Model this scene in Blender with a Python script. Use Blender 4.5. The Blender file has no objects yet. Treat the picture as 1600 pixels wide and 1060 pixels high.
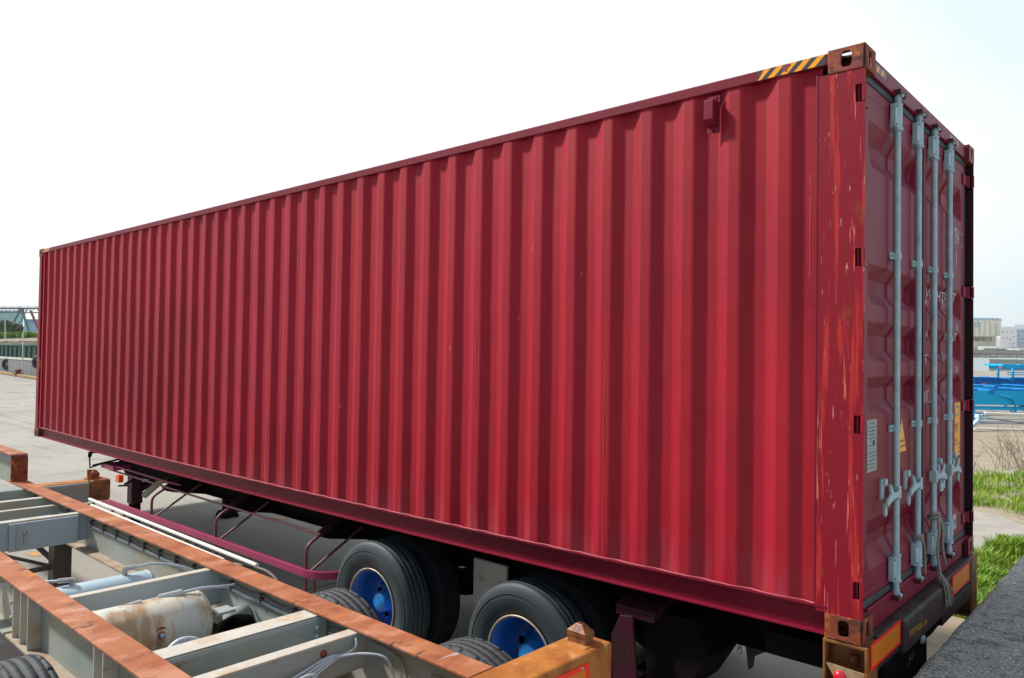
import bpy, math, random
import numpy as np
from mathutils import Vector, Matrix, noise as mnoise
random.seed(7)
C = bpy.context.scene.collection
R = math.radians
# ------------------------------------------------------------------ camera
FPX = 1184.77
CAM = Vector((1.1726, -3.8275, 1.3573))
_y, _p, _r = 2.302973, 0.021436, 0.014787
F = Vector((math.cos(_p)*math.cos(_y), math.cos(_p)*math.sin(_y), math.sin(_p)))
_s = F.cross(Vector((0, 0, 1))).normalized(); _u = _s.cross(F)
S = _s*math.cos(_r)+_u*math.sin(_r); U = _u*math.cos(_r)-_s*math.sin(_r)
cd = bpy.data.cameras.new('camera'); cam = bpy.data.objects.new('camera', cd); C.objects.link(cam)
cam.matrix_world = Matrix(((S.x, U.x, -F.x, CAM.x), (S.y, U.y, -F.y, CAM.y), (S.z, U.z, -F.z, CAM.z), (0, 0, 0, 1)))
cd.sensor_width = 36; cd.lens = FPX/1600*36; cd.clip_start = .05; cd.clip_end = 20000
bpy.context.scene.camera = cam
# ------------------------------------------------------------------ light
SUN = Vector((2.05, 1.0, -2.25)).normalized()        # direction the light travels
ld = bpy.data.lights.new('sun', 'SUN'); ld.energy = 5.0; ld.angle = R(5.0); ld.color = (1, .96, .9)
so = bpy.data.objects.new('sun', ld); C.objects.link(so)
so.rotation_mode = 'QUATERNION'; so.rotation_quaternion = SUN.to_track_quat('-Z', 'Y')
w = bpy.data.worlds.new("World"); bpy.context.scene.world = w; w.use_nodes = True
wn = w.node_tree.nodes; wl = w.node_tree.links
bg = wn['Background']
sky = wn.new('ShaderNodeTexSky'); sky.sky_type = 'NISHITA'; sky.sun_disc = False
sky.sun_elevation = math.asin(-SUN.z); sky.sun_rotation = math.atan2(-SUN.x, -SUN.y) % (2*math.pi)
sky.dust_density = 4; sky.air_density = 1.2
tc = wn.new('ShaderNodeTexCoord')
dot = wn.new('ShaderNodeVectorMath'); dot.operation = 'DOT_PRODUCT'
wl.new(tc.outputs['Generated'], dot.inputs[0]); dot.inputs[1].default_value = (-0.80, 0.60, 0.15)
nz = wn.new('ShaderNodeTexNoise'); nz.inputs['Scale'].default_value = 1.6; nz.inputs['Detail'].default_value = 5
mp = wn.new('ShaderNodeMapping'); mp.inputs['Scale'].default_value = (1, 1, 3.5)
wl.new(tc.outputs['Generated'], mp.inputs[0]); wl.new(mp.outputs[0], nz.inputs['Vector'])
ad = wn.new('ShaderNodeMath'); ad.operation = 'MULTIPLY_ADD'; wl.new(nz.outputs['Fac'], ad.inputs[0]); ad.inputs[1].default_value = .35
wl.new(dot.outputs['Value'], ad.inputs[2])
cr = wn.new('ShaderNodeValToRGB'); wl.new(ad.outputs[0], cr.inputs[0])
e = cr.color_ramp.elements
e[0].position = .25; e[0].color = (.17, .24, .32, 1)
e[1].position = 1.12; e[1].color = (.97, .985, .98, 1)
m1 = e.new(.90); m1.color = (.80, .92, .96, 1); m0 = e.new(.58); m0.color = (.72, .84, .88, 1); m9 = e.new(.42); m9.color = (.30, .40, .48, 1)
sk = wn.new('ShaderNodeVectorMath'); sk.operation = 'SCALE'; wl.new(sky.outputs[0], sk.inputs[0]); sk.inputs['Scale'].default_value = .10
mx = wn.new('ShaderNodeMix'); mx.data_type = 'RGBA'; mx.inputs['Factor'].default_value = .92
wl.new(sk.outputs[0], mx.inputs['A']); wl.new(cr.outputs[0], mx.inputs['B'])
sx = wn.new('ShaderNodeSeparateXYZ'); wl.new(tc.outputs['Generated'], sx.inputs[0])
mr_ = wn.new('ShaderNodeMapRange'); mr_.inputs['From Min'].default_value = .15; mr_.inputs['From Max'].default_value = .85; wl.new(sx.outputs['X'], mr_.inputs['Value'])
mx2 = wn.new('ShaderNodeMix'); mx2.data_type = 'RGBA'; wl.new(mr_.outputs[0], mx2.inputs['Factor']); wl.new(mx.outputs['Result'], mx2.inputs['A']); mx2.inputs['B'].default_value = (.66, .78, .90, 1)
wl.new(mx2.outputs['Result'], bg.inputs['Color']); bg.inputs['Strength'].default_value = 1.0
vs = bpy.context.scene.view_settings
vs.view_transform = 'Standard'; vs.look = 'None'; vs.gamma = 1; vs.exposure = 0.18; vs.use_curve_mapping = False
SLOPE = .014
GZ = -1.19
def gz(x, y): return GZ + SLOPE*y
def px(p, q, D):                                   # a picture point at depth D metres
    return CAM + (F + S*((p-800)/FPX) - U*((q-530)/FPX))*D
def onplane(p, q, axis, val):
    d = px(p, q, 1)-CAM; t = (val-CAM[axis])/d[axis]; return CAM+d*t
# ------------------------------------------------------------------ materials
def srgb(r, g, b):
    f = lambda c: (c/255/12.92 if c/255 <= .04045 else ((c/255+.055)/1.055)**2.4)
    return (f(r), f(g), f(b))
def mat(name, col, rough=.5, metal=0, layers=(), bump=None, spec=.5, coat=0, rlayers=0):
    """layers: (colour, scale, (sx,sy,sz), lo, hi, amount[, detail]) noise-masked coats over the base colour"""
    m = bpy.data.materials.new(name); m.use_nodes = True; n = m.node_tree.nodes; l = m.node_tree.links
    b = n['Principled BSDF']; b.inputs['Base Color'].default_value = (*col, 1)
    b.inputs['Roughness'].default_value = rough; b.inputs['Metallic'].default_value = metal
    b.inputs['Specular IOR Level'].default_value = spec
    if coat: b.inputs['Coat Weight'].default_value = coat; b.inputs['Coat Roughness'].default_value = .25
    t = n.new('ShaderNodeTexCoord'); prev = None; k = 0
    for L in layers:
        c, sc, ms, lo, hi, amt = L[:6]; det = L[6] if len(L) > 6 else 6
        mp_ = n.new('ShaderNodeMapping'); mp_.inputs['Scale'].default_value = ms; mp_.inputs['Location'].default_value = (k*7.3, k*3.1, k*5.7); k += 1
        l.new(t.outputs['Object'], mp_.inputs[0])
        no = n.new('ShaderNodeTexNoise'); no.inputs['Scale'].default_value = sc; no.inputs['Detail'].default_value = det; no.inputs['Roughness'].default_value = .6
        l.new(mp_.outputs[0], no.inputs['Vector'])
        mr = n.new('ShaderNodeMapRange'); mr.inputs['From Min'].default_value = lo; mr.inputs['From Max'].default_value = hi; mr.inputs['To Max'].default_value = amt
        l.new(no.outputs['Fac'], mr.inputs['Value'])
        mi = n.new('ShaderNodeMix'); mi.data_type = 'RGBA'; l.new(mr.outputs[0], mi.inputs['Factor'])
        if prev: l.new(prev, mi.inputs['A'])
        else: mi.inputs['A'].default_value = (*col, 1)
        mi.inputs['B'].default_value = (*c, 1); prev = mi.outputs['Result']
    if prev: l.new(prev, b.inputs['Base Color'])
    if layers and rlayers:
        ma = n.new('ShaderNodeMath'); ma.operation = 'MULTIPLY_ADD'; ma.use_clamp = True
        l.new(mr.outputs[0], ma.inputs[0]); ma.inputs[1].default_value = rlayers; ma.inputs[2].default_value = rough; l.new(ma.outputs[0], b.inputs['Roughness'])
    if bump:
        sc, st, dist = bump[:3]; ms = bump[3] if len(bump) > 3 else (1, 1, 1)
        mp_ = n.new('ShaderNodeMapping'); mp_.inputs['Scale'].default_value = ms; l.new(t.outputs['Object'], mp_.inputs[0])
        no = n.new('ShaderNodeTexNoise'); no.inputs['Scale'].default_value = sc; no.inputs['Detail'].default_value = 5; l.new(mp_.outputs[0], no.inputs['Vector'])
        bu = n.new('ShaderNodeBump'); bu.inputs['Strength'].default_value = st; bu.inputs['Distance'].default_value = dist
        l.new(no.outputs['Fac'], bu.inputs['Height']); l.new(bu.outputs[0], b.inputs['Normal'])
    return m
one = (1, 1, 1)
RUST = (.22, .052, .013); RUSTD = (.06, .016, .008); RUSTO = (.42, .11, .016)
M = {}
M['red'] = mat('container_paint', (.33, .0055, .018), .50, spec=.30, layers=[((.39, .009, .027), .9, (1, 1, .35), .42, .7, .6), ((.27, .008, .022), 5, (1.5, 1, .15), .55, .8, .45), ((.40, .015, .03), 55, one, .60, .75, .25), ((.55, .12, .10), 7, (1.5, 1, .6), .715, .735, .6, 9), ((.19, .002, .012), .45, (1, 1, .8), .50, .68, .5, 3), (RUST, 9, (1, 1, .6), .745, .79, .8, 8)], bump=(14, .12, .01, (1, 1, .5)))
def foot_dust(m, col, z0, z1, amt):
    n = m.node_tree.nodes; l = m.node_tree.links; b = n['Principled BSDF']; src = b.inputs['Base Color'].links[0].from_socket
    t = n.new('ShaderNodeTexCoord'); sp = n.new('ShaderNodeSeparateXYZ'); l.new(t.outputs['Object'], sp.inputs[0])
    mr = n.new('ShaderNodeMapRange'); mr.inputs['From Min'].default_value = z1; mr.inputs['From Max'].default_value = z0; l.new(sp.outputs['Z'], mr.inputs['Value'])
    mp_ = n.new('ShaderNodeMapping'); mp_.inputs['Scale'].default_value = (9, 9, 1.6); l.new(t.outputs['Object'], mp_.inputs[0])
    no = n.new('ShaderNodeTexNoise'); no.inputs['Scale'].default_value = 1; no.inputs['Detail'].default_value = 8; l.new(mp_.outputs[0], no.inputs['Vector'])
    m2 = n.new('ShaderNodeMapRange'); m2.inputs['From Min'].default_value = .38; m2.inputs['From Max'].default_value = .68; l.new(no.outputs['Fac'], m2.inputs['Value'])
    mu = n.new('ShaderNodeMath'); mu.operation = 'MULTIPLY'; l.new(mr.outputs[0], mu.inputs[0]); l.new(m2.outputs[0], mu.inputs[1])
    m3 = n.new('ShaderNodeMath'); m3.operation = 'MULTIPLY'; l.new(mu.outputs[0], m3.inputs[0]); m3.inputs[1].default_value = amt
    mi = n.new('ShaderNodeMix'); mi.data_type = 'RGBA'; l.new(m3.outputs[0], mi.inputs['Factor']); l.new(src, mi.inputs['A']); mi.inputs['B'].default_value = (*col, 1); l.new(mi.outputs['Result'], b.inputs['Base Color'])
foot_dust(M['red'], (.38, .09, .11), .10, .42, .45)
M['rail_red'] = mat('rail_paint', (.17, .004, .020), .48, spec=.25, layers=[((.22, .010, .030), 3, one, .45, .75, .6), (RUST, 22, (1, 1, 1), .70, .76, .8, 8)], bump=(10, .1, .01))
M['seam_red'] = mat('weld_seam_paint', (.36, .05, .07), .5, layers=[(RUST, 16, one, .58, .68, .8), ((.45, .2, .18), 40, one, .6, .7, .6)], bump=(60, .4, .005))
M['post'] = mat('post_paint', (.23, .004, .016), .48, spec=.28, layers=[((.48, .028, .026), 8, (2.6, 1.0, .14), .545, .61, .8, 6), ((.64, .13, .10), 12, (3.6, 1, .16), .63, .66, .9, 5), (RUST, 11, (1, 1, .4), .635, .70, .75, 9), ((.60, .30, .24), 30, (2.6, 1, .3), .665, .70, .85, 4), ((.10, .14, .14), 24, (1, 1, .4), .735, .76, .8, 3)], bump=(40, .2, .004))
M['casting'] = mat('rusty_casting', (.21, .038, .010), .7, layers=[(RUSTD, 10, one, .46, .56, .85), ((.27, .035, .035), 9, one, .54, .60, .75), (RUSTO, 17, one, .56, .64, .85), ((.02, .012, .01), 30, one, .62, .68, .8)], bump=(45, .4, .006))
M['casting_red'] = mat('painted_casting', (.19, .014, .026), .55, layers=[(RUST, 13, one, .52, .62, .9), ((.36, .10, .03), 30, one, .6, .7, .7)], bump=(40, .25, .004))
M['door'] = mat('door_paint', (.19, .003, .026), .42, spec=.22, layers=[((.23, .007, .038), 2.2, (1, 1, .5), .45, .75, .5), ((.18, .02, .04), 30, (1, 1, .12), .6, .8, .3)], bump=(12, .1, .008))
M['galv'] = mat('galvanised_steel', (.34, .48, .52), .48, .1, layers=[((.46, .60, .64), 16, one, .45, .6, .6), ((.20, .26, .28), 40, (1, 1, .3), .55, .7, .5), ((.16, .09, .06), 22, one, .70, .78, .6)], bump=(60, .15, .003))
M['gasket'] = mat('rubber_seal', (.022, .032, .038), .55, layers=[((.06, .07, .075), 12, one, .5, .7, .6)])
M['camred'] = mat('keeper_paint', (.07, .009, .018), .5, layers=[(RUSTD, 25, one, .5, .62, .7)])
M['black'] = mat('black_paint', (.012, .014, .017), .5)
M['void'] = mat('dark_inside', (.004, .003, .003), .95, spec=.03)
M['orange'] = mat('hazard_yellow', (.92, .36, .002), .4, layers=[((.55, .22, .02), 30, one, .6, .75, .5)])
M['hazblack'] = mat('hazard_black', (.025, .035, .045), .45)
M['hazgrey'] = mat('hazard_grey', (.16, .19, .21), .45)
M['white'] = mat('white_paint', (.50, .43, .47), .5)
M['plate'] = mat('data_plate', (.30, .36, .38), .4, .3, layers=[((.12, .15, .16), 60, (1, .5, 3), .52, .6, .7, 2)])
M['yellow'] = mat('yellow_sticker', (.98, .42, .004), .4)
M['blue_sticker'] = mat('blue_print', (.03, .07, .42), .4)
M['maroon'] = mat('chassis_paint_post_shade', (.045, .005, .014), .5, spec=.3, layers=[((.025, .012, .012), 6, one, .45, .65, .8), ((.09, .03, .02), 18, one, .62, .72, .6)], bump=(25, .2, .005))
M['under'] = mat('shaded_underbody', (.007, .004, .005), .85, spec=.08)  # dirty black, with the shade under the load put into its colour
M['magenta'] = mat('guard_paint', (.30, .018, .085), .42, layers=[((.38, .05, .12), 4, one, .5, .7, .5), ((.30, .10, .03), 16, one, .70, .76, .8)])
M['tubered'] = mat('tube_paint', (.16, .03, .05), .5, layers=[((.22, .10, .08), 12, one, .5, .65, .7)])
M['tyre'] = mat('tyre_rubber', (.018, .028, .035), .62, layers=[((.036, .052, .060), 3.0, one, .42, .66, .85), ((.13, .10, .075), 5, one, .66, .8, .6)], bump=(40, .15, .003))
M['tyre_inner'] = mat('shaded_tyre_rubber', (.011, .014, .018), .75, spec=.2)  # inner tyres: shade between the duals put into the rubber colour
M['tyre_tread'] = mat('grey_tyre_rubber', (.022, .026, .032), .7, layers=[((.042, .048, .056), 6, one, .45, .7, .7)], bump=(60, .25, .003))
M['bluerim'] = mat('blue_wheel_paint', (.006, .10, .40), .4, layers=[((.004, .05, .20), 9, one, .5, .7, .6)])
M['bluehub'] = mat('bright_blue_hub', (.012, .23, .62), .4, layers=[((.008, .11, .32), 12, one, .5, .65, .7)])
M['rimedge'] = mat('rusty_rim_edge', (.40, .34, .26), .5, .4, layers=[(RUST, 14, one, .5, .65, .7)])
M['boxrust'] = mat('rusty_frame_paint', (.26, .095, .018), .6, layers=[(RUSTD, 10, one, .45, .62, .8), ((.35, .17, .05), 20, one, .58, .7, .6)], bump=(30, .2, .004))
M['bumper'] = mat('bumper_paint', (.035, .016, .020), .55, spec=.3, layers=[((.085, .08, .065), 5, one, .5, .7, .75), (RUSTD, 14, one, .58, .68, .7), ((.06, .02, .04), 9, one, .6, .7, .6)], bump=(18, .3, .006))
M['reflred'] = mat('reflector_red', (1.0, .03, .012), .25)
_b = M['reflred'].node_tree.nodes['Principled BSDF']
M['reflor'] = mat('reflector_amber', (.72, .20, .012), .3, layers=[((.58, .14, .010), 40, one, .45, .6, .5)])
M['lampred'] = mat('red_lens', (.55, .01, .02), .15, spec=.8)
M['lampor'] = mat('orange_lens', (.85, .09, .01), .25)
M['brass'] = mat('lamp_plate', (.45, .33, .19), .5, .3, layers=[(RUST, 14, one, .5, .65, .6)])
M['rope'] = mat('old_rope', (.36, .33, .27), .9, layers=[((.18, .16, .13), 60, one, .45, .65, .8)])
M['script'] = mat('yellow_scribble', (.42, .22, .03), .6)
M['rustflange'] = mat('rusted_rail_top', (.36, .125, .052), .68, spec=.3, layers=[((.27, .072, .024), 2.6, (1.8, 1.0, 1), .44, .62, .8, 5), ((.50, .235, .145), 3.3, (1.6, 1.1, 1), .50, .64, .75, 6), ((.14, .035, .014), 6.5, (1.4, 1.0, 1), .56, .70, .7, 9), ((.52, .17, .02), 3.2, (3, 1.0, 1), .625, .66, .8, 9), ((.38, .35, .32), 2.1, (8, 1.0, 1), .63, .66, .8, 9), ((.035, .03, .03), 3.6, (5, 1.3, 1), .645, .665, .85, 9), ((.20, .06, .03), 60, one, .55, .7, .4)], bump=(30, .25, .004))
M['bolster'] = mat('rusted_bolster', (.42, .15, .025), .6, layers=[((.27, .075, .010), 6, one, .46, .60, .85), ((.55, .26, .10), 9, one, .58, .68, .8), ((.07, .03, .025), 12, one, .64, .72, .8), ((.50, .20, .02), 24, one, .64, .72, .6)], bump=(26, .35, .006))
M['greypaint'] = mat('grey_chassis_paint', (.27, .31, .295), .5, layers=[((.34, .38, .36), 3, one, .45, .65, .6), ((.31, .27, .18), 2.4, (1, 1, 1.6), .43, .60, .8), ((.20, .22, .22), 14, (1, 1, .25), .6, .75, .5), (RUST, 7, (1, 1, .7), .66, .73, .85, 9), (RUSTD, 30, one, .74, .77, .9)], bump=(14, .15, .008))
M['dustflange'] = mat('dusty_flange_paint', (.48, .45, .39), .65, layers=[((.44, .27, .12), 5, one, .52, .68, .8), ((.56, .53, .48), 9, one, .55, .68, .7), (RUST, 16, one, .66, .72, .8)])
M['bottomflange'] = mat('dirty_bottom_flange', (.33, .26, .19), .75, layers=[((.24, .13, .06), 7, one, .5, .64, .8), ((.38, .35, .30), 12, one, .55, .68, .6)])
M['blueplate'] = mat('bluegrey_paint', (.33, .40, .43), .5, layers=[((.31, .38, .40), 3, one, .45, .65, .6), (RUST, 26, one, .72, .76, .8)], bump=(14, .12, .006))
M['tankblue'] = mat('air_tank_blue', (.40, .52, .58), .42, layers=[((.50, .60, .64), 3, one, .45, .65, .6), (RUST, 12, (1, 1, .6), .68, .73, .8)])
M['tankcream'] = mat('air_tank_rusty', (.58, .54, .44), .48, layers=[((.46, .50, .47), 4, one, .46, .60, .8), ((.36, .18, .06), 4.5, (1.2, 1.6, .5), .50, .62, .8), ((.17, .045, .014), 4.6, (1.3, 1.9, .38), .565, .66, .9, 7), ((.06, .03, .02), 14, one, .66, .71, .8)], bump=(20, .15, .004))
M['hose'] = mat('grey_hose', (.46, .50, .55), .42, layers=[((.25, .26, .27), 30, one, .5, .65, .6)])
M['hosebrown'] = mat('dirty_hose', (.18, .15, .12), .6)
M['fitting'] = mat('brass_fitting', (.42, .42, .40), .4, .5, layers=[(RUST, 30, one, .55, .65, .6)])
M['whitepipe'] = mat('white_pipe', (.72, .69, .62), .45, layers=[((.50, .40, .28), 14, one, .60, .7, .7)])
M['steeldark'] = mat('dark_leg_paint', (.060, .055, .048), .6, layers=[((.13, .10, .07), 8, one, .5, .65, .8)])
M['paleboard'] = mat('stained_board', (.66, .63, .55), .6, layers=[((.25, .14, .07), 5, one, .55, .7, .6)])
# ------------------------------------------------------------------ mesh helpers
OFF = {}
def clusters(v, f):
    p = list(range(len(v)))
    def fd(a):
        while p[a] != a: p[a] = p[p[a]]; a = p[a]
        return a
    for t in f:
        r = fd(t[0])
        for k in t[1:]: p[fd(k)] = r
    gp = {}
    for i in range(len(v)): gp.setdefault(fd(i), []).append(i)
    B = []
    for ids in gp.values():
        a = np.array([v[i] for i in ids]); B.append([a.min(0), a.max(0), ids])
    n = len(B)
    if n < 2 or n > 400: return [list(range(len(v)))]
    q = list(range(n))
    def fq(a):
        while q[a] != a: q[a] = q[q[a]]; a = q[a]
        return a
    for i in range(n):
        for j in range(i):
            gap = np.linalg.norm(np.maximum(0, np.maximum(B[i][0]-B[j][1], B[j][0]-B[i][1]))); sz = max(np.linalg.norm(B[i][1]-B[i][0]), np.linalg.norm(B[j][1]-B[j][0]))
            if gap < .45*sz: q[fq(i)] = fq(j)
    out = {}
    for i in range(n): out.setdefault(fq(i), []).extend(B[i][2])
    return [sorted(o) for o in out.values()]
class MB:
    def __init__(s): s.v = []; s.f = []; s.s = []
    def add(s, vs_, fs, sm=False):
        o = len(s.v); s.v += [tuple(v) for v in vs_]; s.f += [tuple(i+o for i in f) for f in fs]; s.s += [sm]*len(fs); return s
    def box(s, x0, x1, y0, y1, z0, z1):
        return s.add([(x, y, z) for x in (x0, x1) for y in (y0, y1) for z in (z0, z1)],
                     [(0, 1, 3, 2), (4, 6, 7, 5), (0, 4, 5, 1), (2, 3, 7, 6), (0, 2, 6, 4), (1, 5, 7, 3)])
    def bar(s, p, q, a, b, up=(0, 0, 1)):          # rectangular bar from p to q, a wide, b tall
        p, q = Vector(p), Vector(q); d = (q-p).normalized(); r = d.cross(Vector(up)).normalized()*a/2; u = r.cross(d).normalized()*b/2
        return s.add([e+r*i+u*j for e in (p, q) for i, j in ((-1, -1), (1, -1), (1, 1), (-1, 1))],
                     [(0, 3, 2, 1), (4, 5, 6, 7), (0, 1, 5, 4), (1, 2, 6, 5), (2, 3, 7, 6), (3, 0, 4, 7)])
    def prism(s, poly, ax, a, b):                  # polygon in the other two axes, extruded on axis ax
        n = len(poly); mk = {0: lambda p, t: (t, p[0], p[1]), 1: lambda p, t: (p[0], t, p[1]), 2: lambda p, t: (p[0], p[1], t)}[ax]
        return s.add([mk(p, a) for p in poly]+[mk(p, b) for p in poly],
                     [tuple(range(n)), tuple(range(2*n-1, n-1, -1))]+[(i, i+n, (i+1) % n+n, (i+1) % n) for i in range(n)])
    def tube(s, pts, r, n=10, cap=True, sm=True):
        P_ = [Vector(p) for p in pts]; N = len(P_); rs = r if isinstance(r, (list, tuple)) else [r]*N
        t0 = (P_[1]-P_[0]).normalized(); a = Vector((0, 0, 1)) if abs(t0.z) < .9 else Vector((1, 0, 0)); u = t0.cross(a).normalized()
        V = []
        for i, p in enumerate(P_):
            t = ((P_[min(i+1, N-1)]-P_[max(i-1, 0)])).normalized(); u = (u-t*u.dot(t)).normalized(); v = t.cross(u)
            for k in range(n):
                an = 2*math.pi*k/n; V.append(p+(u*math.cos(an)+v*math.sin(an))*rs[i])
        Fc = [(i*n+k, i*n+(k+1) % n, (i+1)*n+(k+1) % n, (i+1)*n+k) for i in range(N-1) for k in range(n)]
        s.add(V, Fc, sm)
        if cap: s.add(V[:n], [tuple(range(n-1, -1, -1))]); s.add(V[-n:], [tuple(range(n))])
        return s
    def lathe(s, prof, c, ax, n=32, sm=True, rfun=None, close=False):     # prof: (radius, height along ax)
        c = Vector(c); V = []
        e = {0: (Vector((1, 0, 0)), Vector((0, 1, 0)), Vector((0, 0, 1))), 1: (Vector((0, 1, 0)), Vector((0, 0, 1)), Vector((1, 0, 0))), 2: (Vector((0, 0, 1)), Vector((1, 0, 0)), Vector((0, 1, 0)))}[ax]
        for j, (r, h) in enumerate(prof):
            for k in range(n):
                an = 2*math.pi*k/n; rr = r if rfun is None else r+rfun(j, k)
                V.append(c+e[0]*h+(e[1]*math.cos(an)+e[2]*math.sin(an))*rr)
        m = len(prof); Fc = [(j*n+k, j*n+(k+1) % n, ((j+1) % m)*n+(k+1) % n, ((j+1) % m)*n+k) for j in range(m if close else m-1) for k in range(n)]
        return s.add(V, Fc, sm)
    def plate(s, c, u, v, hu, hv, ru, rv, t, n=40):     # plate with a rounded hole; u,v unit vectors, thickness t along u x v
        c, u, v = Vector(c), Vector(u), Vector(v); nn = u.cross(v)*t; O = []; I = []
        for k in range(n):
            an = 2*math.pi*(k+.5)/n; cx, sy = math.cos(an), math.sin(an); q = max(abs(cx), abs(sy)); O.append((cx/q*hu, sy/q*hv))
            ex = 2/3.4; I.append((math.copysign(abs(cx)**ex, cx)*ru, math.copysign(abs(sy)**ex, sy)*rv))
        for sx, sy in ((1, 1), (1, -1), (-1, 1), (-1, -1)):
            k = min(range(n), key=lambda i: (O[i][0]-sx*hu)**2+(O[i][1]-sy*hv)**2); O[k] = (sx*hu, sy*hv)
        V = [c+u*a+v*b+nn*o for o in (0, 1) for L in (O, I) for a, b in L]
        Fc = []
        for k in range(n):
            j = (k+1) % n
            Fc += [(k, n+k, n+j, j), (2*n+k, 2*n+j, 3*n+j, 3*n+k), (k, j, 2*n+j, 2*n+k), (n+k, 3*n+k, 3*n+j, n+j)]
        return s.add(V, Fc)
    def build(s, name, m, parent=None, bevel=0, fix=True):
        if parent is not None and len(s.v) < 60000:
            cl = clusters(s.v, s.f)
            if len(cl) > 1:
                for ids in cl:
                    mp_ = {i: k for k, i in enumerate(ids)}; b_ = MB(); b_.v = [s.v[i] for i in ids]
                    for t, sm in zip(s.f, s.s):
                        if t[0] in mp_: b_.f.append(tuple(mp_[i] for i in t)); b_.s.append(sm)
                    o = b_.build1(name, m, parent, bevel, fix)
                return o
        return s.build1(name, m, parent, bevel, fix)
    def build1(s, name, m, parent=None, bevel=0, fix=True):
        off = Vector(OFF.get(parent.name, (0, 0, 0))) if parent else Vector((0, 0, 0))
        me = bpy.data.meshes.new(name); me.from_pydata([tuple(Vector(v)-off) for v in s.v], [], s.f); me.materials.append(M[m] if isinstance(m, str) else m)
        me.polygons.foreach_set('use_smooth', s.s)
        if fix:
            import bmesh
            b = bmesh.new(); b.from_mesh(me); bmesh.ops.recalc_face_normals(b, faces=b.faces); b.to_mesh(me); b.free()
        o = bpy.data.objects.new(name, me); C.objects.link(o)
        if parent: o.parent = parent; OFF[o.name] = off
        if bevel:
            bm = o.modifiers.new('bevel', 'BEVEL'); bm.width = bevel; bm.segments = 2; bm.limit_method = 'ANGLE'; bm.angle_limit = R(40)
        return o
def tag(o, label=None, cat=None, group=None, kind=None):
    for k, v in (('label', label), ('category', cat), ('group', group), ('kind', kind)):
        if v: o[k] = v
    return o
def thing(name, label, cat, loc, rz=0, group=None, local=False):
    o = bpy.data.objects.new(name, None); C.objects.link(o); o.location = loc; o.rotation_euler = (0, 0, rz); o.empty_display_size = .1
    OFF[o.name] = (0, 0, 0) if local else tuple(loc)
    return tag(o, label, cat, group)
def sub(name, parent, label=None):
    o = bpy.data.objects.new(name, None); C.objects.link(o); o.parent = parent; OFF[o.name] = OFF.get(parent.name, (0, 0, 0)); o.empty_display_size = .05
    if label: o['label'] = label
    return o
def structure(name, mb, m, **k): return tag(mb.build(name, m, **k), kind='structure')
def text(name, s, loc, size, m, parent, xs=1., rot=None, shear=0):
    """flat lettering on a face that looks towards +X, reading along +Y"""
    cu = bpy.data.curves.new(name, 'FONT'); cu.body = s; cu.size = size; cu.extrude = .0006; cu.shear = shear; cu.materials.append(M[m])
    o = bpy.data.objects.new(name, cu); C.objects.link(o); o.parent = parent
    off = Vector(OFF.get(parent.name, (0, 0, 0)))
    bpy.context.view_layer.update(); me = bpy.data.meshes.new_from_object(o.evaluated_get(bpy.context.evaluated_depsgraph_get())); bpy.data.objects.remove(o)
    o = bpy.data.objects.new(name, me); C.objects.link(o); o.parent = parent
    o.location = Vector(loc)-off; o.rotation_euler = rot or (R(90), 0, R(90)); o.scale = (xs, 1, 1); OFF[o.name] = off
    return o
def bez(p0, p1, p2, n=8): return [tuple(Vector(p0)*(1-t)**2+Vector(p1)*2*t*(1-t)+Vector(p2)*t*t) for t in [i/n for i in range(n+1)]]
def spline(P_, n=6):
    P_ = [Vector(p) for p in P_]; Q = [P_[0]*2-P_[1]]+P_+[P_[-1]*2-P_[-2]]; out = []
    for i in range(1, len(Q)-2):
        a, b, c, d = Q[i-1:i+3]
        for k in range(n):
            t = k/n; out.append(.5*((2*b)+(c-a)*t+(2*a-5*b+4*c-d)*t*t+(3*b-a-3*c+d)*t**3))
    out.append(P_[-1]); return out

# ================================================================== SETTING
def hpt(p, D, z):                                   # horizontal spot seen at column p, depth D, with height z
    q = px(p, 540, D); return (q.x, q.y, z)
def concrete_mat():
    m = mat('yard_concrete', (.27, .248, .212), .85, layers=[((.325, .30, .26), .35, one, .42, .62, .8), ((.27, .255, .225), .9, one, .52, .72, .6), ((.30, .29, .27), 9, one, .5, .7, .5), ((.14, .13, .12), .5, (1, 2.2, 1), .53, .68, .6, 9), ((.12, .115, .11), .35, (.25, 6, 1), .60, .66, .5, 5), ((.10, .095, .09), 2.2, one, .68, .74, .6, 6), ((.22, .2, .17), 70, one, .58, .7, .5)], bump=(60, .25, .004))
    n = m.node_tree.nodes; l = m.node_tree.links; b = n['Principled BSDF']; src = b.inputs['Base Color'].links[0].from_socket
    t = n['Texture Coordinate'] if 'Texture Coordinate' in n else n.new('ShaderNodeTexCoord')
    br = n.new('ShaderNodeTexBrick'); br.inputs['Scale'].default_value = 1; br.inputs['Brick Width'].default_value = 5; br.inputs['Row Height'].default_value = 4.6
    br.inputs['Mortar Size'].default_value = .016; br.inputs['Mortar Smooth'].default_value = .3; br.offset = 0
    br.inputs['Color1'].default_value = (0, 0, 0, 1); br.inputs['Color2'].default_value = (0, 0, 0, 1); br.inputs['Mortar'].default_value = (1, 1, 1, 1)
    mp_ = n.new('ShaderNodeMapping'); mp_.inputs['Rotation'].default_value = (0, 0, R(2)); mp_.inputs['Location'].default_value = (.9, 1.3, 0)
    l.new(t.outputs['Object'], mp_.inputs[0]); l.new(mp_.outputs[0], br.inputs['Vector'])
    mi = n.new('ShaderNodeMix'); mi.data_type = 'RGBA'; l.new(br.outputs['Color'], mi.inputs['Factor']); l.new(src, mi.inputs['A']); mi.inputs['B'].default_value = (.05, .045, .04, 1)
    l.new(mi.outputs['Result'], b.inputs['Base Color']); return m
g = MB()
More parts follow.
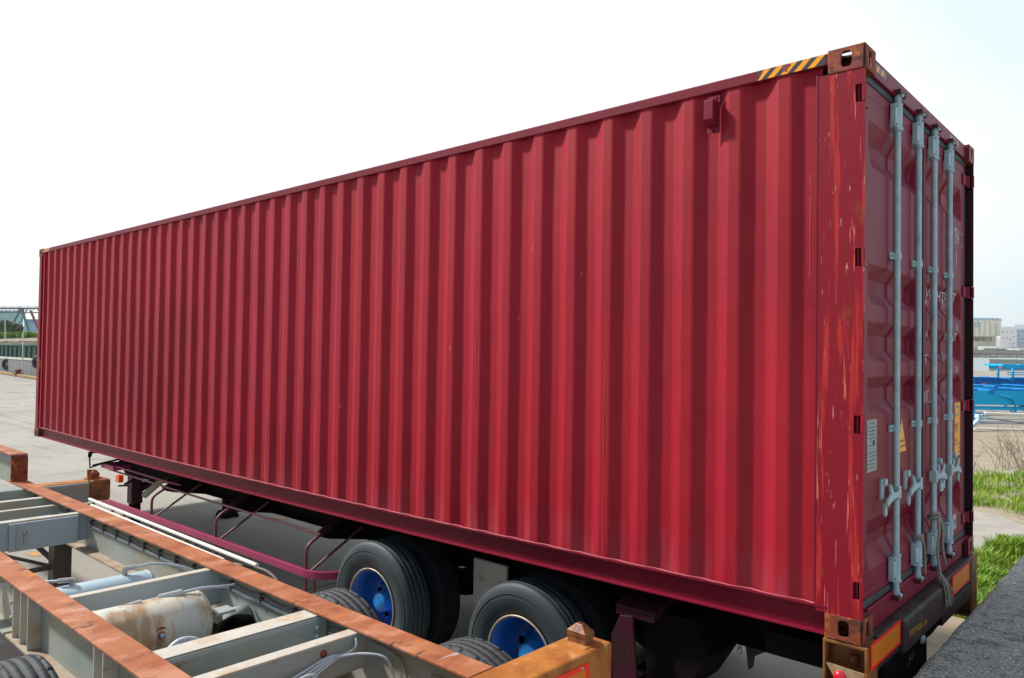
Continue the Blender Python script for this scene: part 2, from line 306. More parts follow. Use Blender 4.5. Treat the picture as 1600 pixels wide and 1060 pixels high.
outline = [hpt(-2600, 300, 0), hpt(-300, 130, 0), hpt(0, 68, 0), hpt(130, 47, 0), hpt(420, 95, 0), hpt(1560, 95, 0), hpt(2600, 95, 0), (180, 60, 0), (180, -150, 0), (-260, -150, 0)]
outline = [(x, y, gz(x, y)) for x, y, _ in outline]
g.add(outline, [tuple(range(len(outline)))])
structure('ground', g, concrete_mat())
M['quay'] = mat('quay_face', (.22, .20, .17), .9, layers=[((.12, .11, .10), .8, one, .45, .65, .8)])
q = MB()
for i in range(7):
    a, b = Vector(outline[i]), Vector(outline[i+1]); q.add([a, b, b+Vector((0, 0, -4)), a+Vector((0, 0, -4))], [(0, 1, 2, 3)])
structure('quay_edge', q, 'quay')
M['water'] = mat('harbour_water', (.13, .20, .21), .16, layers=[((.20, .28, .28), .05, (1, 1, 1), .4, .65, .7)], bump=(.35, .9, .5))
wz = GZ-2.0
wv = []
for x, y in ((-6000, -300), (6000, -300), (6000, 6000), (-6000, 6000)): wv.append((x, y, wz+SLOPE*y))
structure('water', MB().add(wv, [(0, 1, 2, 3)]), 'water')
def wlev(p): return wz+SLOPE*p[1]
# soil verge and path right of the trailer
M['soil'] = mat('sandy_soil', (.30, .24, .17), .95, layers=[((.36, .31, .24), 1.4, one, .45, .62, .8), ((.20, .15, .10), 3, one, .55, .7, .7), ((.14, .10, .07), 40, one, .55, .7, .6)], bump=(30, .5, .02))
def sheet(poly, z, name, m, sub_=None):
    s = MB(); s.add([(x, y, gz(x, y)+z) for x, y in poly], [tuple(range(len(poly)))]); return structure(name, s, m)
sheet([(-4.2, 6.2), (-3.3, 10), (-3.9, 17), (-5.6, 26), (-2, 27.5), (14, 26), (14, -2), (1.2, -2), (.5, 3), (-2.6, 3.2)], .004, 'soil_verge', 'soil')
M['path'] = mat('worn_path', (.31, .28, .25), .9, layers=[((.38, .35, .31), 2, one, .45, .62, .8), ((.24, .20, .16), 6, one, .55, .7, .6)], bump=(50, .3, .006))
sheet([(-4.0, 5.2), (-4.2, 10.0), (-2.0, 10.4), (-1.1, 10.2), (-.62, 9.5), (-.52, 8.9), (-.86, 8.4), (-.95, 7.0), (-1.0, 5.6), (-1.3, 4.8)], .008, 'path', 'path')
M['groundpaint'] = mat('worn_ground_paint', (.55, .26, .06), .85, layers=[((.27, .24, .2), 12, one, .45, .6, .9)])
sheet([(-9.66, -.80), (-9.44, -.76), (-9.40, -.66), (-9.58, -.62), (-9.70, -.70)], .004, 'ground_paint_mark', 'groundpaint')
sheet([(-9.2, 2.36), (-8.95, 2.36), (-8.93, 2.46), (-9.18, 2.46)], .004, 'ground_paint_mark', 'groundpaint')
# ---- the concrete wall behind the trailer
M['wall'] = mat('weathered_concrete', (.38, .365, .32), .92, layers=[((.44, .41, .35), 2.0, one, .45, .60, .8), ((.12, .12, .115), 12, one, .50, .62, .8), ((.40, .40, .38), 22, (1, 2.2, 1), .575, .61, .85, 3), ((.80, .82, .82), 42, (1, 2, 1), .60, .63, .95, 2), ((.05, .05, .045), 80, one, .5, .62, .7)], bump=(75, .9, .012))
def wall_mesh():
    mb = MB(); xs = [.165+i*.02 for i in range(56)]; ys = [-2.5+i*.09 for i in range(170)]; V = []
    for y in ys:
        for x in xs:
            e_ = min(x-.165, 1.265-x); zz = -.150-.014*max(0, 1-e_/.02)+.006*mnoise.noise(Vector((x*9, y*9, 1)))+.003*mnoise.noise(Vector((x*40, y*40, 5)))
            xx = x+(.012*mnoise.noise(Vector((y*4, 3, 1))) if x < .17 else 0)
            V.append((xx, y, zz))
    n = len(xs); Fc = [(j*n+i, j*n+i+1, (j+1)*n+i+1, (j+1)*n+i) for j in range(len(ys)-1) for i in range(n-1)]; mb.add(V, Fc, True)
    a = [j*n for j in range(len(ys))]; B = [(V[i][0], V[i][1], -1.3) for i in a]; o = len(V)
    mb.add([V[i] for i in a]+B, [(k, k+1, k+1+len(a), k+len(a)) for k in range(len(a)-1)])
    a = [j*n+n-1 for j in range(len(ys))]; B = [(V[i][0], V[i][1], -1.3) for i in a]
    mb.add([V[i] for i in a]+B, [(k, k+1, k+1+len(a), k+len(a)) for k in range(len(a)-1)])
    for j in (0, len(ys)-1):
        a = [j*n+i for i in range(n)]; B = [(V[i][0], V[i][1], -1.3) for i in a]
        mb.add([V[i] for i in a]+B, [(k, k+1, k+1+n, k+n) for k in range(n-1)])
    return mb
tag(wall_mesh().build('concrete_wall', 'wall'), 'low thick wall of dark weathered concrete right behind the loaded trailer', 'wall')
# ---- grass
def grass_mat(name, a, b, c):
    m = mat(name, a, .6, layers=[(b, 1.2, one, .42, .6, .9), (c, 7, one, .55, .7, .7)]); m.node_tree.nodes['Principled BSDF'].inputs['Subsurface Weight'].default_value = 0; return m
M['grass'] = grass_mat('grass_blades', (.15, .29, .015), (.27, .38, .025), (.36, .33, .09))
M['leaf'] = grass_mat('leaves', (.04, .10, .03), (.07, .15, .04), (.03, .07, .025))
M['twig'] = mat('dry_twig', (.20, .13, .085), .9)
def blades(regions, n, h0, h1, wid):
    mb = MB(); V = []; Fc = []; k = 0
    while k < n:
        x0, x1, y0, y1, fn = random.choice(regions); x = random.uniform(x0, x1); y = random.uniform(y0, y1)
        if not fn(x, y): continue
        dn = mnoise.noise(Vector((x*1.3, y*1.3, 0)))
        if random.random() > .70+1.5*dn: continue
        h = random.uniform(h0, h1)*max(.25, 1+1.5*mnoise.noise(Vector((x*1.9, y*1.9, 4)))+.6*mnoise.noise(Vector((x*6, y*6, 2)))); a = random.uniform(0, 6.28); le = random.uniform(.15, .8)*h; b = random.uniform(0, 6.28)
        z = gz(x, y); dx, dy = math.cos(a)*wid, math.sin(a)*wid; lx, ly = math.cos(b)*le, math.sin(b)*le; o = len(V)
        V += [(x-dx, y-dy, z), (x+dx, y+dy, z), (x+dx*.7+lx*.35, y+dy*.7+ly*.35, z+h*.6), (x-dx*.7+lx*.35, y-dy*.7+ly*.35, z+h*.6), (x+lx, y+ly, z+h)]
        Fc += [(o, o+1, o+2, o+3), (o+3, o+2, o+4)]; k += 1
    mb.v = V; mb.f = Fc; mb.s = [False]*len(Fc); return mb
nb = lambda x, y: mnoise.noise(Vector((x*.6, y*.6, 9)))*.8
far_patch = lambda x, y: 10.45+nb(x, y)*.35+max(0, -1.2-x)*.2 < y < 14.6+nb(x, y)*1.0+max(-1, min(1.5, (x+2)*1.2)) and x > -4.0
near_patch = lambda x, y: x > -.84+nb(y, x)*.16+max(0, 5.3-y)*.25 and y > 4.6 and not (y > 8.5 and x < -.45)
gr = blades([(-4.0, .8, 10.2, 16.5, far_patch), (-1.3, .12, 4.4, 10.4, lambda x, y: near_patch(x, y) or (y >= 8.5 and x > -.5+nb(x, y)*.1)), (.1, 1.2, 9.6, 11, lambda x, y: True), (-1.3, .12, 4.4, 8.8, near_patch)], 62000, .05, .15, .007)
tag(gr.build('grass', 'grass', fix=False), 'bright green grass growing on the soil beside the concrete wall', 'grass', kind='stuff')
# dry shrub
def shrub(label, c, rr, n, seed, hh):
    random.seed(seed); mb = MB()
    for k in range(n):
        a = random.uniform(0, 6.28); p = Vector((c[0]+random.gauss(0, rr*.3), c[1]+random.gauss(0, rr*.3), gz(c[0], c[1]))); d = Vector((math.cos(a)*.6, math.sin(a)*.6, random.uniform(.6, 1.5))).normalized(); pts = [p]
        L = hh*random.uniform(.5, 1)
        for i in range(4):
            d = (d+Vector((random.gauss(0, .22), random.gauss(0, .22), random.gauss(0, .1)))).normalized(); pts.append(pts[-1]+d*L/4)
            if i > 0:
                dd = (d+Vector((random.gauss(0, .5), random.gauss(0, .5), .1))).normalized(); mb.tube([pts[-1], pts[-1]+dd*L*.2, pts[-1]+dd*L*.33+Vector((0, 0, .02))], [.0035, .0025, .001], 3, False)
        mb.tube(pts, [.006, .005, .004, .003, .0015], 4, False)
    return tag(mb.build('dry_shrub', 'twig', fix=False), label, 'shrub', 'dry shrubs behind the grass')
shrub('leafless brown shrub of thin twigs at the right end of the grass', (-1.75, 15.9), .8, 34, 3, .95)
shrub('low leafless brown shrub close beside the container', (-2.55, 14.9), .8, 22, 5, .55)
shrub('leafless twiggy shrub half out of the picture at its right edge', (-1.2, 16.4), .6, 40, 8, 1.15)
random.seed(11)

# ================================================================== THE RED CONTAINER
L, W, H = 12.192, 2.438, 2.896
box = thing('shipping_container', 'long dark red corrugated shipping container loaded on a trailer, doors at its right end', 'shipping container', (-L/2, W/2, 0))
def sag(x): return -.046*math.sin(math.pi*min(1, max(0, -x/L)))
def corr_profile():
    """(x, depth) points of the pressed side panel, from the rear post forward"""
    P_ = [(-.215, .040), (-.307, .040), (-.367, .010)]; x = -.367
    while x > -11.75:
        P_ += [(x-.069, .010), (x-.139, .046), (x-.207, .046), (x-.277, .010)]; x -= .277
    P_ += [(-11.955, .010), (-11.975, .044), (-12.05, .044)]; return P_
def side_wall(y_of, name):
    mb = MB(); pr = corr_profile(); rows = 26; V = []
    # round the folds slightly
    pp = []
    for i, (x, d) in enumerate(pr):
        if 0 < i < len(pr)-1:
            for t in (-.006, .006):
                q_ = pr[i-1] if t < 0 else pr[i+1]; ln = math.hypot(q_[0]-x, q_[1]-d); pp.append((x+(q_[0]-x)*.006/ln, d+(q_[1]-d)*.006/ln))
        else: pp.append((x, d))
    for j in range(rows+1):
        t = j/rows
        for x, d in pp:
            z0, z1 = .145+sag(x), 2.85; z = z0+(z1-z0)*t
            V.append((x, y_of(d+.004*mnoise.noise(Vector((x*2.2, z*1.2, 3)))+.002*mnoise.noise(Vector((x*6, z*4.5, 8)))), z))
    n = len(pp); mb.add(V, [(j*n+i, j*n+i+1, (j+1)*n+i+1, (j+1)*n+i) for j in range(rows) for i in range(n-1)], True)
    o = mb.build(name, 'red', box, fix=False); o.modifiers.new('thickness', 'SOLIDIFY').thickness = .002
    return o
sw = side_wall(lambda d: d, 'side_wall')
for p_ in sw.data.polygons: p_.use_smooth = False
side_wall(lambda d: W-d, 'side_wall').data.polygons.foreach_set('use_smooth', [False]*len(sw.data.polygons))
# weld beads where the pressed sheets join
mb = MB()
for k in (4, 8, 12, 16, 20, 24, 28, 32, 36, 40):
    x = -.367-.277*k-.034; mb.box(x-.002, x+.002, .008, .012, .16+sag(x), 2.83)
mb.box(-.279, -.275, .0385, .0425, .17, 2.83)
mb.build('sheet_joint', 'seam_red', box)
# rails
for side, nm in ((0, 'top_rail'), (1, 'top_rail')):
    y0, y1 = (0, .052) if side == 0 else (W-.052, W)
    MB().box(-L+.165, -.165, y0, y1, 2.829, 2.886).build(nm, 'rail_red', box, bevel=.004)
for side in (0, 1):
    Y = (lambda y: y) if side == 0 else (lambda y: W-y)
    mb = MB(); n = 30; sec = [(.0, .150), (.060, .150), (.060, .006), (.014, .006), (.014, .012), (.050, .014), (.050, .136), (.0, .140)]
    V = []
    for i in range(n+1):
        x = -.165-(L-.33)*i/n
        V += [(x, Y(y), z+sag(x)) for y, z in sec]
    m_ = len(sec); mb.add(V, [(i*m_+k, i*m_+(k+1) % m_, (i+1)*m_+(k+1) % m_, (i+1)*m_+k) for i in range(n) for k in range(m_)]+[tuple(range(m_)), tuple(range(n*m_, n*m_+m_))])
    br = mb.build('bottom_rail', 'rail_red', box)
    if side == 0:
        pts = []
        for i in range(420):
            x = -.23-11.75*i/419; k = ((x+.367) % .277)/.277
            pts.append((x, .006+.016*max(0, math.sin(k*2*math.pi))+.003*mnoise.noise(Vector((x*30, 0, 0))), .152+sag(x)+.002*mnoise.noise(Vector((x*20, 2, 0)))))
        s_ = MB().tube(pts, .0048, 6).build('weld_seam', 'seam_red', br)
# roof, floor, front wall
mb = MB(); V = []; k = 0; xs = []
x = -.17
while x > -12.0: xs += [(x, 2.874), (x-.06, 2.874), (x-.09, 2.862), (x-.16, 2.862)]; x -= .19
for x, z in xs: V += [(x, .05, z), (x, W-.05, z)]
mb.add(V, [(2*i, 2*i+1, 2*i+3, 2*i+2) for i in range(len(xs)-1)]); mb.build('roof', 'rail_red', box, fix=False).modifiers.new('thickness', 'SOLIDIFY').thickness = .002
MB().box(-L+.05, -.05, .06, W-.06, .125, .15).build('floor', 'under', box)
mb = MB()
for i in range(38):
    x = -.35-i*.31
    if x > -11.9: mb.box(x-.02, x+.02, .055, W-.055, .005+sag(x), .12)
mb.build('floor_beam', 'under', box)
mb = MB(); V = []; ys = []; y = .1
while y < W-.12: ys += [(y, -L+.02), (y+.08, -L+.02), (y+.12, -L+.06), (y+.2, -L+.06)]; y += .24
for y, x in ys: V += [(x, y, .1), (x, y, 2.85)]
mb.add(V, [(2*i, 2*i+1, 2*i+3, 2*i+2) for i in range(len(ys)-1)]); mb.build('front_wall', 'red', box, fix=False).modifiers.new('thickness', 'SOLIDIFY').thickness = .002
MB().box(-L+.01, -L+.07, .1, W-.1, 2.80, 2.88).build('front_header', 'rail_red', box); MB().box(-L+.01, -L+.1, .1, W-.1, .01, .12).build('front_sill', 'rail_red', box)
# corner posts
for y0, y1 in ((.004, .10), (W-.10, W-.004)):
    MB().box(-L+.004, -L+.11, y0, y1, .11, 2.79).build('corner_post', 'post', box, bevel=.008)
SL = [(2.612, 2.700), (1.812, 1.900), (1.005, 1.092), (.213, .296)]
def rear_post(side):
    Y = (lambda a, b: (a, b)) if side == 0 else (lambda a, b: (W-b, W-a))
    mb = MB(); mb.box(-.222, -.046, *Y(.002, .012), .118, 2.778)
    zz = [.118]
    for a, b in sorted(SL): zz += [a, b]
    zz.append(2.778)
    for i in range(0, len(zz), 2): mb.box(-.046, -.002, *Y(.002, .012), zz[i], zz[i+1])
    mb.box(-.222, -.212, *Y(.012, .06), .118, 2.778); mb.box(-.20, -.19, *Y(.012, .12), .118, 2.778)
    p = mb.build('corner_post', 'post' if side == 0 else 'maroon', box)  # far post takes the dark chassis maroon so its colour carries the shade
    MB().box(-.19, -.10, *Y(.02, .10), .118, 2.778).build('post_core', 'void', p)
    hb = MB()
    for a, b in SL:
        hb.box(-.017, .002, *Y(.001, .014), a+.002, b-.002)
        pass
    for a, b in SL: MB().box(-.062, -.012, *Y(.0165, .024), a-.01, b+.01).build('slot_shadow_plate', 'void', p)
    hb.build('hinge_lug', 'post' if side == 0 else 'door', p, bevel=.002)
    return p
rear_post(0); rear_post(1)
# edge fold that catches the light next to the rear post
MB().box(-.236, -.222, .002, .016, .16, 2.785).build('post_fold', 'rail_red', box, bevel=.004)
def casting(x0, x1, y0, y1, z0, z1, m):
    """hollow corner fitting: six plates, rounded holes in the two outward faces and one cap"""
    mb = MB(); t = .012; cx, cy, cz = (x0+x1)/2, (y0+y1)/2, (z0+z1)/2; hx, hy, hz = (x1-x0)/2, (y1-y0)/2, (z1-z0)/2
    near, rear, top = y0 < 1, x1 > -1, z1 > 1
    yo = y0 if near else y1-t; xo = x1-t if rear else x0
    mb.plate((cx-.0, yo, cz), (0, 0, 1), (1, 0, 0), hz, hx, .039, .0255, t)
    mb.plate((xo, cy, cz), (0, 1, 0), (0, 0, 1), hy, hz, .0255, .037, t)
    zo = z1-t if top else z0
    mb.plate((cx, cy, zo), (1, 0, 0), (0, 1, 0), hx-.001, hy-.001, .055, .030, t)
    mb.box(x0+.001, x1-.001, y1-t if near else y0, y1 if near else y0+t, z0+.001, z1-.001)
    mb.box(x0 if rear else x1-t, x0+t if rear else x1, y0+.001, y1-.001, z0+.001, z1-.001)
    mb.box(x0+.002, x1-.002, y0+.002, y1-.002, z0 if top else z1-t, z0+t if top else z1)
    o = mb.build('corner_casting', m, box, bevel=.003); return o
c = .118
casting(-.178, 0, -.002, .162, H-c, H, 'casting'); casting(-.178, 0, -.002, .162, 0, c, 'casting')
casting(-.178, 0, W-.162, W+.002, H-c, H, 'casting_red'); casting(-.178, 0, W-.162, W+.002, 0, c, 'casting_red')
for a, b in ((-.002, .162), (W-.162, W+.002)):
    casting(-L, -L+.178, a, b, H-c, H, 'casting'); casting(-L, -L+.178, a, b, 0, c, 'casting')
# ventilator
v = MB(); v.box(-.835, -.760, .004, .0085, 2.600, 2.806).build('ventilator', 'rail_red', box, bevel=.001)
v = MB(); v.prism([(-.046, 2.776), (-.046, 2.668), (-.018, 2.640), (.005, 2.636), (.005, 2.782)], 0, -.832, -.775); v.build('ventilator', 'rail_red', box, bevel=.004)
mb = MB()
for x, z in ((-.818, 2.793), (-.777, 2.793), (-.797, 2.612)): mb.lathe([(.0, .0015), (.006, .0015), (.006, .005)], (x, .001, z), 1, 10, False)
mb.build('bolt', 'void', box)
# hazard tapes on the near top rail
def stripes(name, x0, x1, n, z0, z1, y, parent):
    w_ = (x0-x1)/n; k = .75*w_
    base = MB().box(x1, x0, y-.0008, y+.002, z0, z1).build(name, 'hazblack', parent)
    for i in range(n):
        a = x0-w_*i; s_ = w_*.52; P_ = [(a, z1), (a-s_, z1), (max(a-s_-k, x1), z0), (max(a-k, x1), z0)]
        P_ = [(x, z) for x, z in P_]
        MB().prism(P_, 1, y-.0016, y-.0008).build('yellow_stripe', 'orange', base)
stripes('hazard_tape', -.190, -.540, 5, 2.832, 2.883, 0, box)
stripes('hazard_tape', -11.72, -12.0, 3, 2.832, 2.883, 0, box)
# flaked patch over the tape
MB().prism([(-.372, 2.883), (-.405, 2.884), (-.415, 2.868), (-.40, 2.848), (-.385, 2.842), (-.378, 2.862), (-.362, 2.872)], 1, -.0022, -.0014).build('flaked_paint', 'casting_red', box)
# ---------------- rear end
MB().box(-.16, -.022, .162, W-.162, 2.795, 2.886).build('door_header', 'door', box, bevel=.003)
MB().box(-.16, -.026, .162, W-.162, .008, .128).build('door_sill', 'door', box, bevel=.004)
mb = MB()
for a, b in ((.165, .195), (W-.235, W-.165)): mb.box(-.0255, -.0240, a, b, .010, .098)
mb.build('sill_slot', 'void', box)
for y0, k, mt in ((.215, 2, 'hazgrey'), (1.80, 3, 'hazgrey')):
    bs = MB().box(-.0222, -.0212, y0, y0+.075*k+.04, 2.826, 2.866).build('hazard_tape', mt, box)
    for i in range(k):
        a = y0+.02+i*.075; MB().prism([(a+.03, 2.864), (a+.062, 2.864), (a+.037, 2.828), (a+.005, 2.828)], 0, -.0212, -.0204).build('yellow_stripe', 'orange', bs)
FX = -.045                                          # outer face of the doors
ZB = [2.70, 2.62, 2.575, 2.485, 2.42, 2.34, 1.850, 1.778, 1.709, 1.641, 1.558, 1.487, 1.412, 1.351, 1.275, 1.214, 1.142, 1.078, .556, .452, .40, .300, .25, .18]
ZD = [0, 0, 0, 1, 1, 0, 0, 1, 1, 0, 0, 1, 1, 0, 0, 1, 1, 0, 0, 1, 1, 0, 0, 0]
RODY = [.61, 1.04, 1.40, 1.80]
def door(y0, y1, rods, mirror):
    d = sub('door', box)
    ys = sorted([y0+.001, y0+.055, y0+.075, y0+.135, y1-.135, y1-.075, y1-.055, y1-.001]+[r+o for r in rods for o in (-.075, -.06, .06, .075)])
    def wy(y):
        if y < y0+.076 or y > y1-.076: return 0
        return 1
    mb = MB(); V = []
    for z, dz in zip(ZB, ZD):
        for y in ys:
            dep = .045*dz*wy(y)
            groove = any(abs(y-r) < .065 for r in rods)
            if groove and wy(y): dep = max(dep, .0)+.010
            V.append((FX-dep, y, z))
    n = len(ys); mb.add(V, [(j*n+i, j*n+i+1, (j+1)*n+i+1, (j+1)*n+i) for j in range(len(ZB)-1) for i in range(n-1)])
    o = mb.build('door_panel', 'door', d, fix=False); so_ = o.modifiers.new('thickness', 'SOLIDIFY'); so_.thickness = .003; so_.offset = 0
    b = o.modifiers.new('bevel', 'BEVEL'); b.width = .006; b.segments = 2; b.limit_method = 'ANGLE'; b.angle_limit = R(20)
    fr = MB(); fr.box(FX-.04, FX+.003, y0, y1, 2.69, 2.752); fr.box(FX-.04, FX+.003, y0, y1, .168, .20)
    fr.box(FX-.04, FX+.003, y0, y0+.045, .20, 2.69); fr.box(FX-.04, FX+.003, y1-.045, y1, .20, 2.69); fr.build('door_frame', 'door', d, bevel=.004)
    gk = MB(); gk.box(FX-.02, FX+.007, y0-.02, y1+.02, 2.754, 2.792); gk.box(FX-.02, FX+.007, y0-.02, y1+.02, .130, .166)
    e = y0-.02 if not mirror else y1+.003; gk.box(FX-.02, FX+.006, e, e+.017, .166, 2.754); gk.build('door_gasket', 'gasket', d, bevel=.005)
    for y in rods:
        r = MB().tube([(-.020, y, .10), (-.020, y, 2.80)], .0175, 16).build('lock_rod', 'galv', d)
        bb = MB()
        for za, zb in ((2.618, 2.742), (.186, .312)):
            bb.box(-.038, -.010, y-.070, y-.015, za, zb); bb.tube([(-.020, y, za), (-.020, y, zb)], .0245, 16, sm=True)
            bb.tube([(-.020, y, za-.012), (-.020, y, za)], .0285, 16); bb.tube([(-.020, y, zb), (-.020, y, zb+.012)], .0265, 16)
        for za in (1.905, .978):
            bb.box(-.042, -.030, y-.070, y+.050, za, za+.036); bb.tube([(-.020, y, za), (-.020, y, za+.036)], .0225, 16)
        bb.build('rod_bracket', 'galv', d, bevel=.002)
        bl = MB()
        for zc in (2.73, 2.63, .30, .20): bl.lathe([(0, .004), (.006, .004), (.006, 0)], (-.0105, y-.055, zc), 0, 8, False)
        for zc in (1.923, .996): bl.lathe([(0, .004), (.006, .004), (.006, 0)], (-.0305, y-.055, zc), 0, 8, False); bl.lathe([(0, .004), (.006, .004), (.006, 0)], (-.0305, y+.04, zc), 0, 8, False)
        bl.build('bolt', 'hazblack', d)
        cm = MB(); kp = MB()
        for zc, s_ in ((2.80, 1), (.105, -1)):
            cm.tube([(-.020, y, zc-.03*s_), (-.020, y, zc+.012*s_)], [.021, .019], 14)
            cm.prism([(-.024, zc-.010), (.008, zc-.012), (.014, zc+.002), (.004, zc+.012), (-.020, zc+.010)], 1, y-.014, y+.012)
            kp.prism([(y-.050, zc+.022*s_), (y-.050, zc-.002*s_), (y-.028, zc-.004*s_), (y-.024, zc+.016*s_)], 0, -.024, .010)
            kp.prism([(y+.050, zc+.022*s_), (y+.050, zc-.012*s_), (y+.030, zc-.014*s_), (y+.024, zc+.016*s_)], 0, -.024, .012)
            kp.box(-.026, .010, y-.040, y+.040, zc+.014*s_-.004, zc+.014*s_+.006)
        cm.build('cam', 'galv', d, bevel=.002); kp.build('cam_keeper', 'camred', d, bevel=.003)
        # handle with its hub and its catch
        sg = -1 if not mirror else 1; zc = .655
        h = MB(); h.box(-.040, .002, y-.021, y+.021, zc-.038, zc+.030)
        h.prism([(y, zc+.012), (y+sg*.10, zc+.006), (y+sg*.14, zc+.024), (y+sg*.17, zc+.060), (y+sg*.185, zc+.060), (y+sg*.165, zc+.008), (y+sg*.23, zc-.016), (y+sg*.235, zc-.048), (y+sg*.15, zc-.030), (y+sg*.10, zc-.022), (y, zc-.022)], 0, -.008, .006)
        h.build('handle', 'galv', d, bevel=.003)
        ct = MB(); ct.box(-.045, -.030, y+sg*.19-.022, y+sg*.19+.022, zc-.02, zc+.085); ct.lathe([(0, .02), (.020, .02), (.020, 0)], (-.034, y+sg*.185, zc+.070), 0, 14, False)
        ct.prism([(y+sg*.205, zc-.03), (y+sg*.235, zc-.035), (y+sg*.232, zc-.095), (y+sg*.215, zc-.105), (y+sg*.20, zc-.09)], 0, -.020, -.006)
        ct.build('handle_catch', 'galv', d, bevel=.003)
    for za, zb in SL:                               # hinge blades
        hm = MB(); ya, yb = (y0-.085, y0+.05) if not mirror else (y1-.05, y1+.085)
        hm.box(-.046, -.034, ya, yb, za+.008, zb-.008)
        hm.tube([(-.036, ya if not mirror else yb, za), (-.036, ya if not mirror else yb, zb)], .016, 10)
        hm.build('hinge', 'door', d, bevel=.002)
    return d
ld_ = door(.115, 1.213, RODY[:2], False); rd_ = door(1.225, 2.323, RODY[2:], True)
MB().box(FX-.02, FX+.010, 1.2135, 1.2245, .17, 2.75).build('centre_gasket', 'gasket', box)
MB().box(FX+.004, FX+.011, 1.224, 1.262, 1.395, 1.52).build('door_stop', 'door', rd_, bevel=.002)
# plates, stickers and lettering on the doors
TX = FX+.0045
pl = MB().box(FX+.0005, FX+.0035, .19, .345, .795, 1.058).build('data_plate', 'plate', ld_)
for i in range(13):
    z = 1.040-i*.0185; wv_ = random.uniform(.05, .10)
    MB().box(FX+.0035, FX+.0041, .20+random.uniform(0, .02), .22+wv_+.02, z-.004, z).build('plate_lettering', 'hazblack', pl) if i not in (5, 7) else None
MB().box(FX+.0035, FX+.0041, .285, .305, .925, .952).build('plate_lettering', 'void', pl)
tr = MB().prism([(.80, 1.070), (.905, .842), (.900, .828), (.700, .828), (.695, .842)], 0, FX+.0003, FX+.0012).build('warning_triangle', 'hazblack', ld_)
MB().prism([(.80, 1.035), (.888, .850), (.712, .850)], 0, FX+.0012, FX+.0020).build('triangle_face', 'yellow', tr)
for z, a in ((.905, .03), (.875, .055)):
    for k in range(-3, 4): MB().box(FX+.0020, FX+.0025, .80+k*a*.35, .80+k*a*.35+a*.2, z, z+.012).build('triangle_lettering', 'hazblack', tr)
ys_ = MB().prism([(2.075, 1.075), (2.228, 1.075), (2.222, .708), (2.068, .708)], 0, FX+.0003, FX+.0015).build('height_sign', 'yellow', rd_)
MB().box(FX+.0015, FX+.0021, 2.09, 2.19, .985, 1.055).build('sign_print', 'hazgrey', ys_); MB().box(FX+.0021, FX+.0026, 2.10, 2.17, .995, 1.042).build('sign_print', 'yellow', ys_)
text('sign_lettering', '9\'6"', (FX+.0017, 2.075, .875), .085, 'hazblack', ys_, .8)
text('sign_lettering', '2.9', (FX+.0017, 2.075, .785), .07, 'hazblack', ys_, .8)
for z in (.785, .757, .728): MB().box(FX+.0015, FX+.0022, 2.175, 2.20, z, z+.013).build('sign_print', 'hazblack', ys_)
st = onplane(1491, 814, 0, FX); stk = MB().box(FX+.0005, FX+.0015, st.y-.055, st.y+.045, st.z-.055, st.z+.045).build('blue_white_sticker', 'white', rd_)
text('sticker_lettering', 'CMC', (FX+.002, st.y-.045, st.z-.025), .05, 'blue_sticker', stk, .75)
def L_(s, y, z, size, xs, shear=0, dx=0): text('door_lettering', s, (TX-.003+dx, y, z), size, 'white', rd_, xs, None, shear)
L_('754', 2.045, 2.175, .150, .62, dx=.0); L_('Z', 2.255, 2.165, .145, .72); L_('1', 2.075, 2.02, .150, .8)
L_('WGHT', 1.275, 1.742, .10, 1.5, .4, -.0); L_('WT', 1.275, 1.700, .05, 1.2)
L_('E ST', 1.75, 1.765, .09, 1.9, .4); L_('71.65', 1.70, 1.715, .062, 1.1)
L_('KGS', 2.09, 1.575, .060, .8)
L_('A', 1.29, 1.50, .07, 1.2, .4); L_('N  NT', 1.75, 1.495, .085, 1.5, .4)
L_('T', 1.27, 1.335, .095, 1.4); L_('VA', 1.72, 1.355, .085, 1.9, -.2); L_('LBS', 2.09, 1.285, .060, .8)
L_('NCA', 1.265, 1.10, .120, .8, -.2); L_('N2', 1.73, 1.19, .055, 1.1); L_('TNR', 1.75, 1.09, .075, 1.8)
# blue bolt seal and padlock hanging from the handles
MB().tube([(-.012, 2.05, .66), (-.010, 2.052, .60)], [.009, .011], 10).build('bolt_seal', 'blue_sticker', rd_)
MB().box(-.014, .004, 1.50, 1.545, .545, .600).build('padlock', 'galv', rd_, bevel=.006)
MB().tube([(-.005, 1.508, .60), (-.005, 1.512, .635), (-.005, 1.535, .635), (-.005, 1.538, .60)], .004, 8).build('padlock_shackle', 'galv', rd_)
# frayed rope tied round the third rod
rp = MB(); rng = random.Random(4)
y = 1.40
for k in range(3): rp.tube([(-.020+.030*math.cos(a), y+.030*math.sin(a), .395+.012*k+.01*math.sin(a+k)) for a in [i*math.pi/8 for i in range(17)]], .0065, 6)
rp.tube(spline([(.012, 1.385, .40), (.020, 1.365, .33), (.012, 1.358, .24), (.016, 1.366, .14), (.030, 1.355, .07)]), .0075, 6)
rp.tube(spline([(.010, 1.425, .40), (.024, 1.44, .33), (.020, 1.45, .25), (.020, 1.475, .17), (.026, 1.50, .10)]), .0070, 6)
for k in range(6): a = (.016+rng.uniform(-.006, .006), 1.36+rng.uniform(-.01, .01), .08); rp.tube(spline([a, (a[0]+.012, a[1]+.005, .03)]), .008, 5)
for k in range(70):
    b = rng.uniform(-.05, .10); ln = rng.uniform(.09, .20)
    rp.tube(spline([(.022+rng.uniform(-.01, .01), 1.362+rng.uniform(-.012, .012), .075), (.045+rng.uniform(-.01, .015), 1.37+b*.5, .02), (.055+rng.uniform(0, .03), 1.385+b, .07-ln)], 3), .0022, 3)
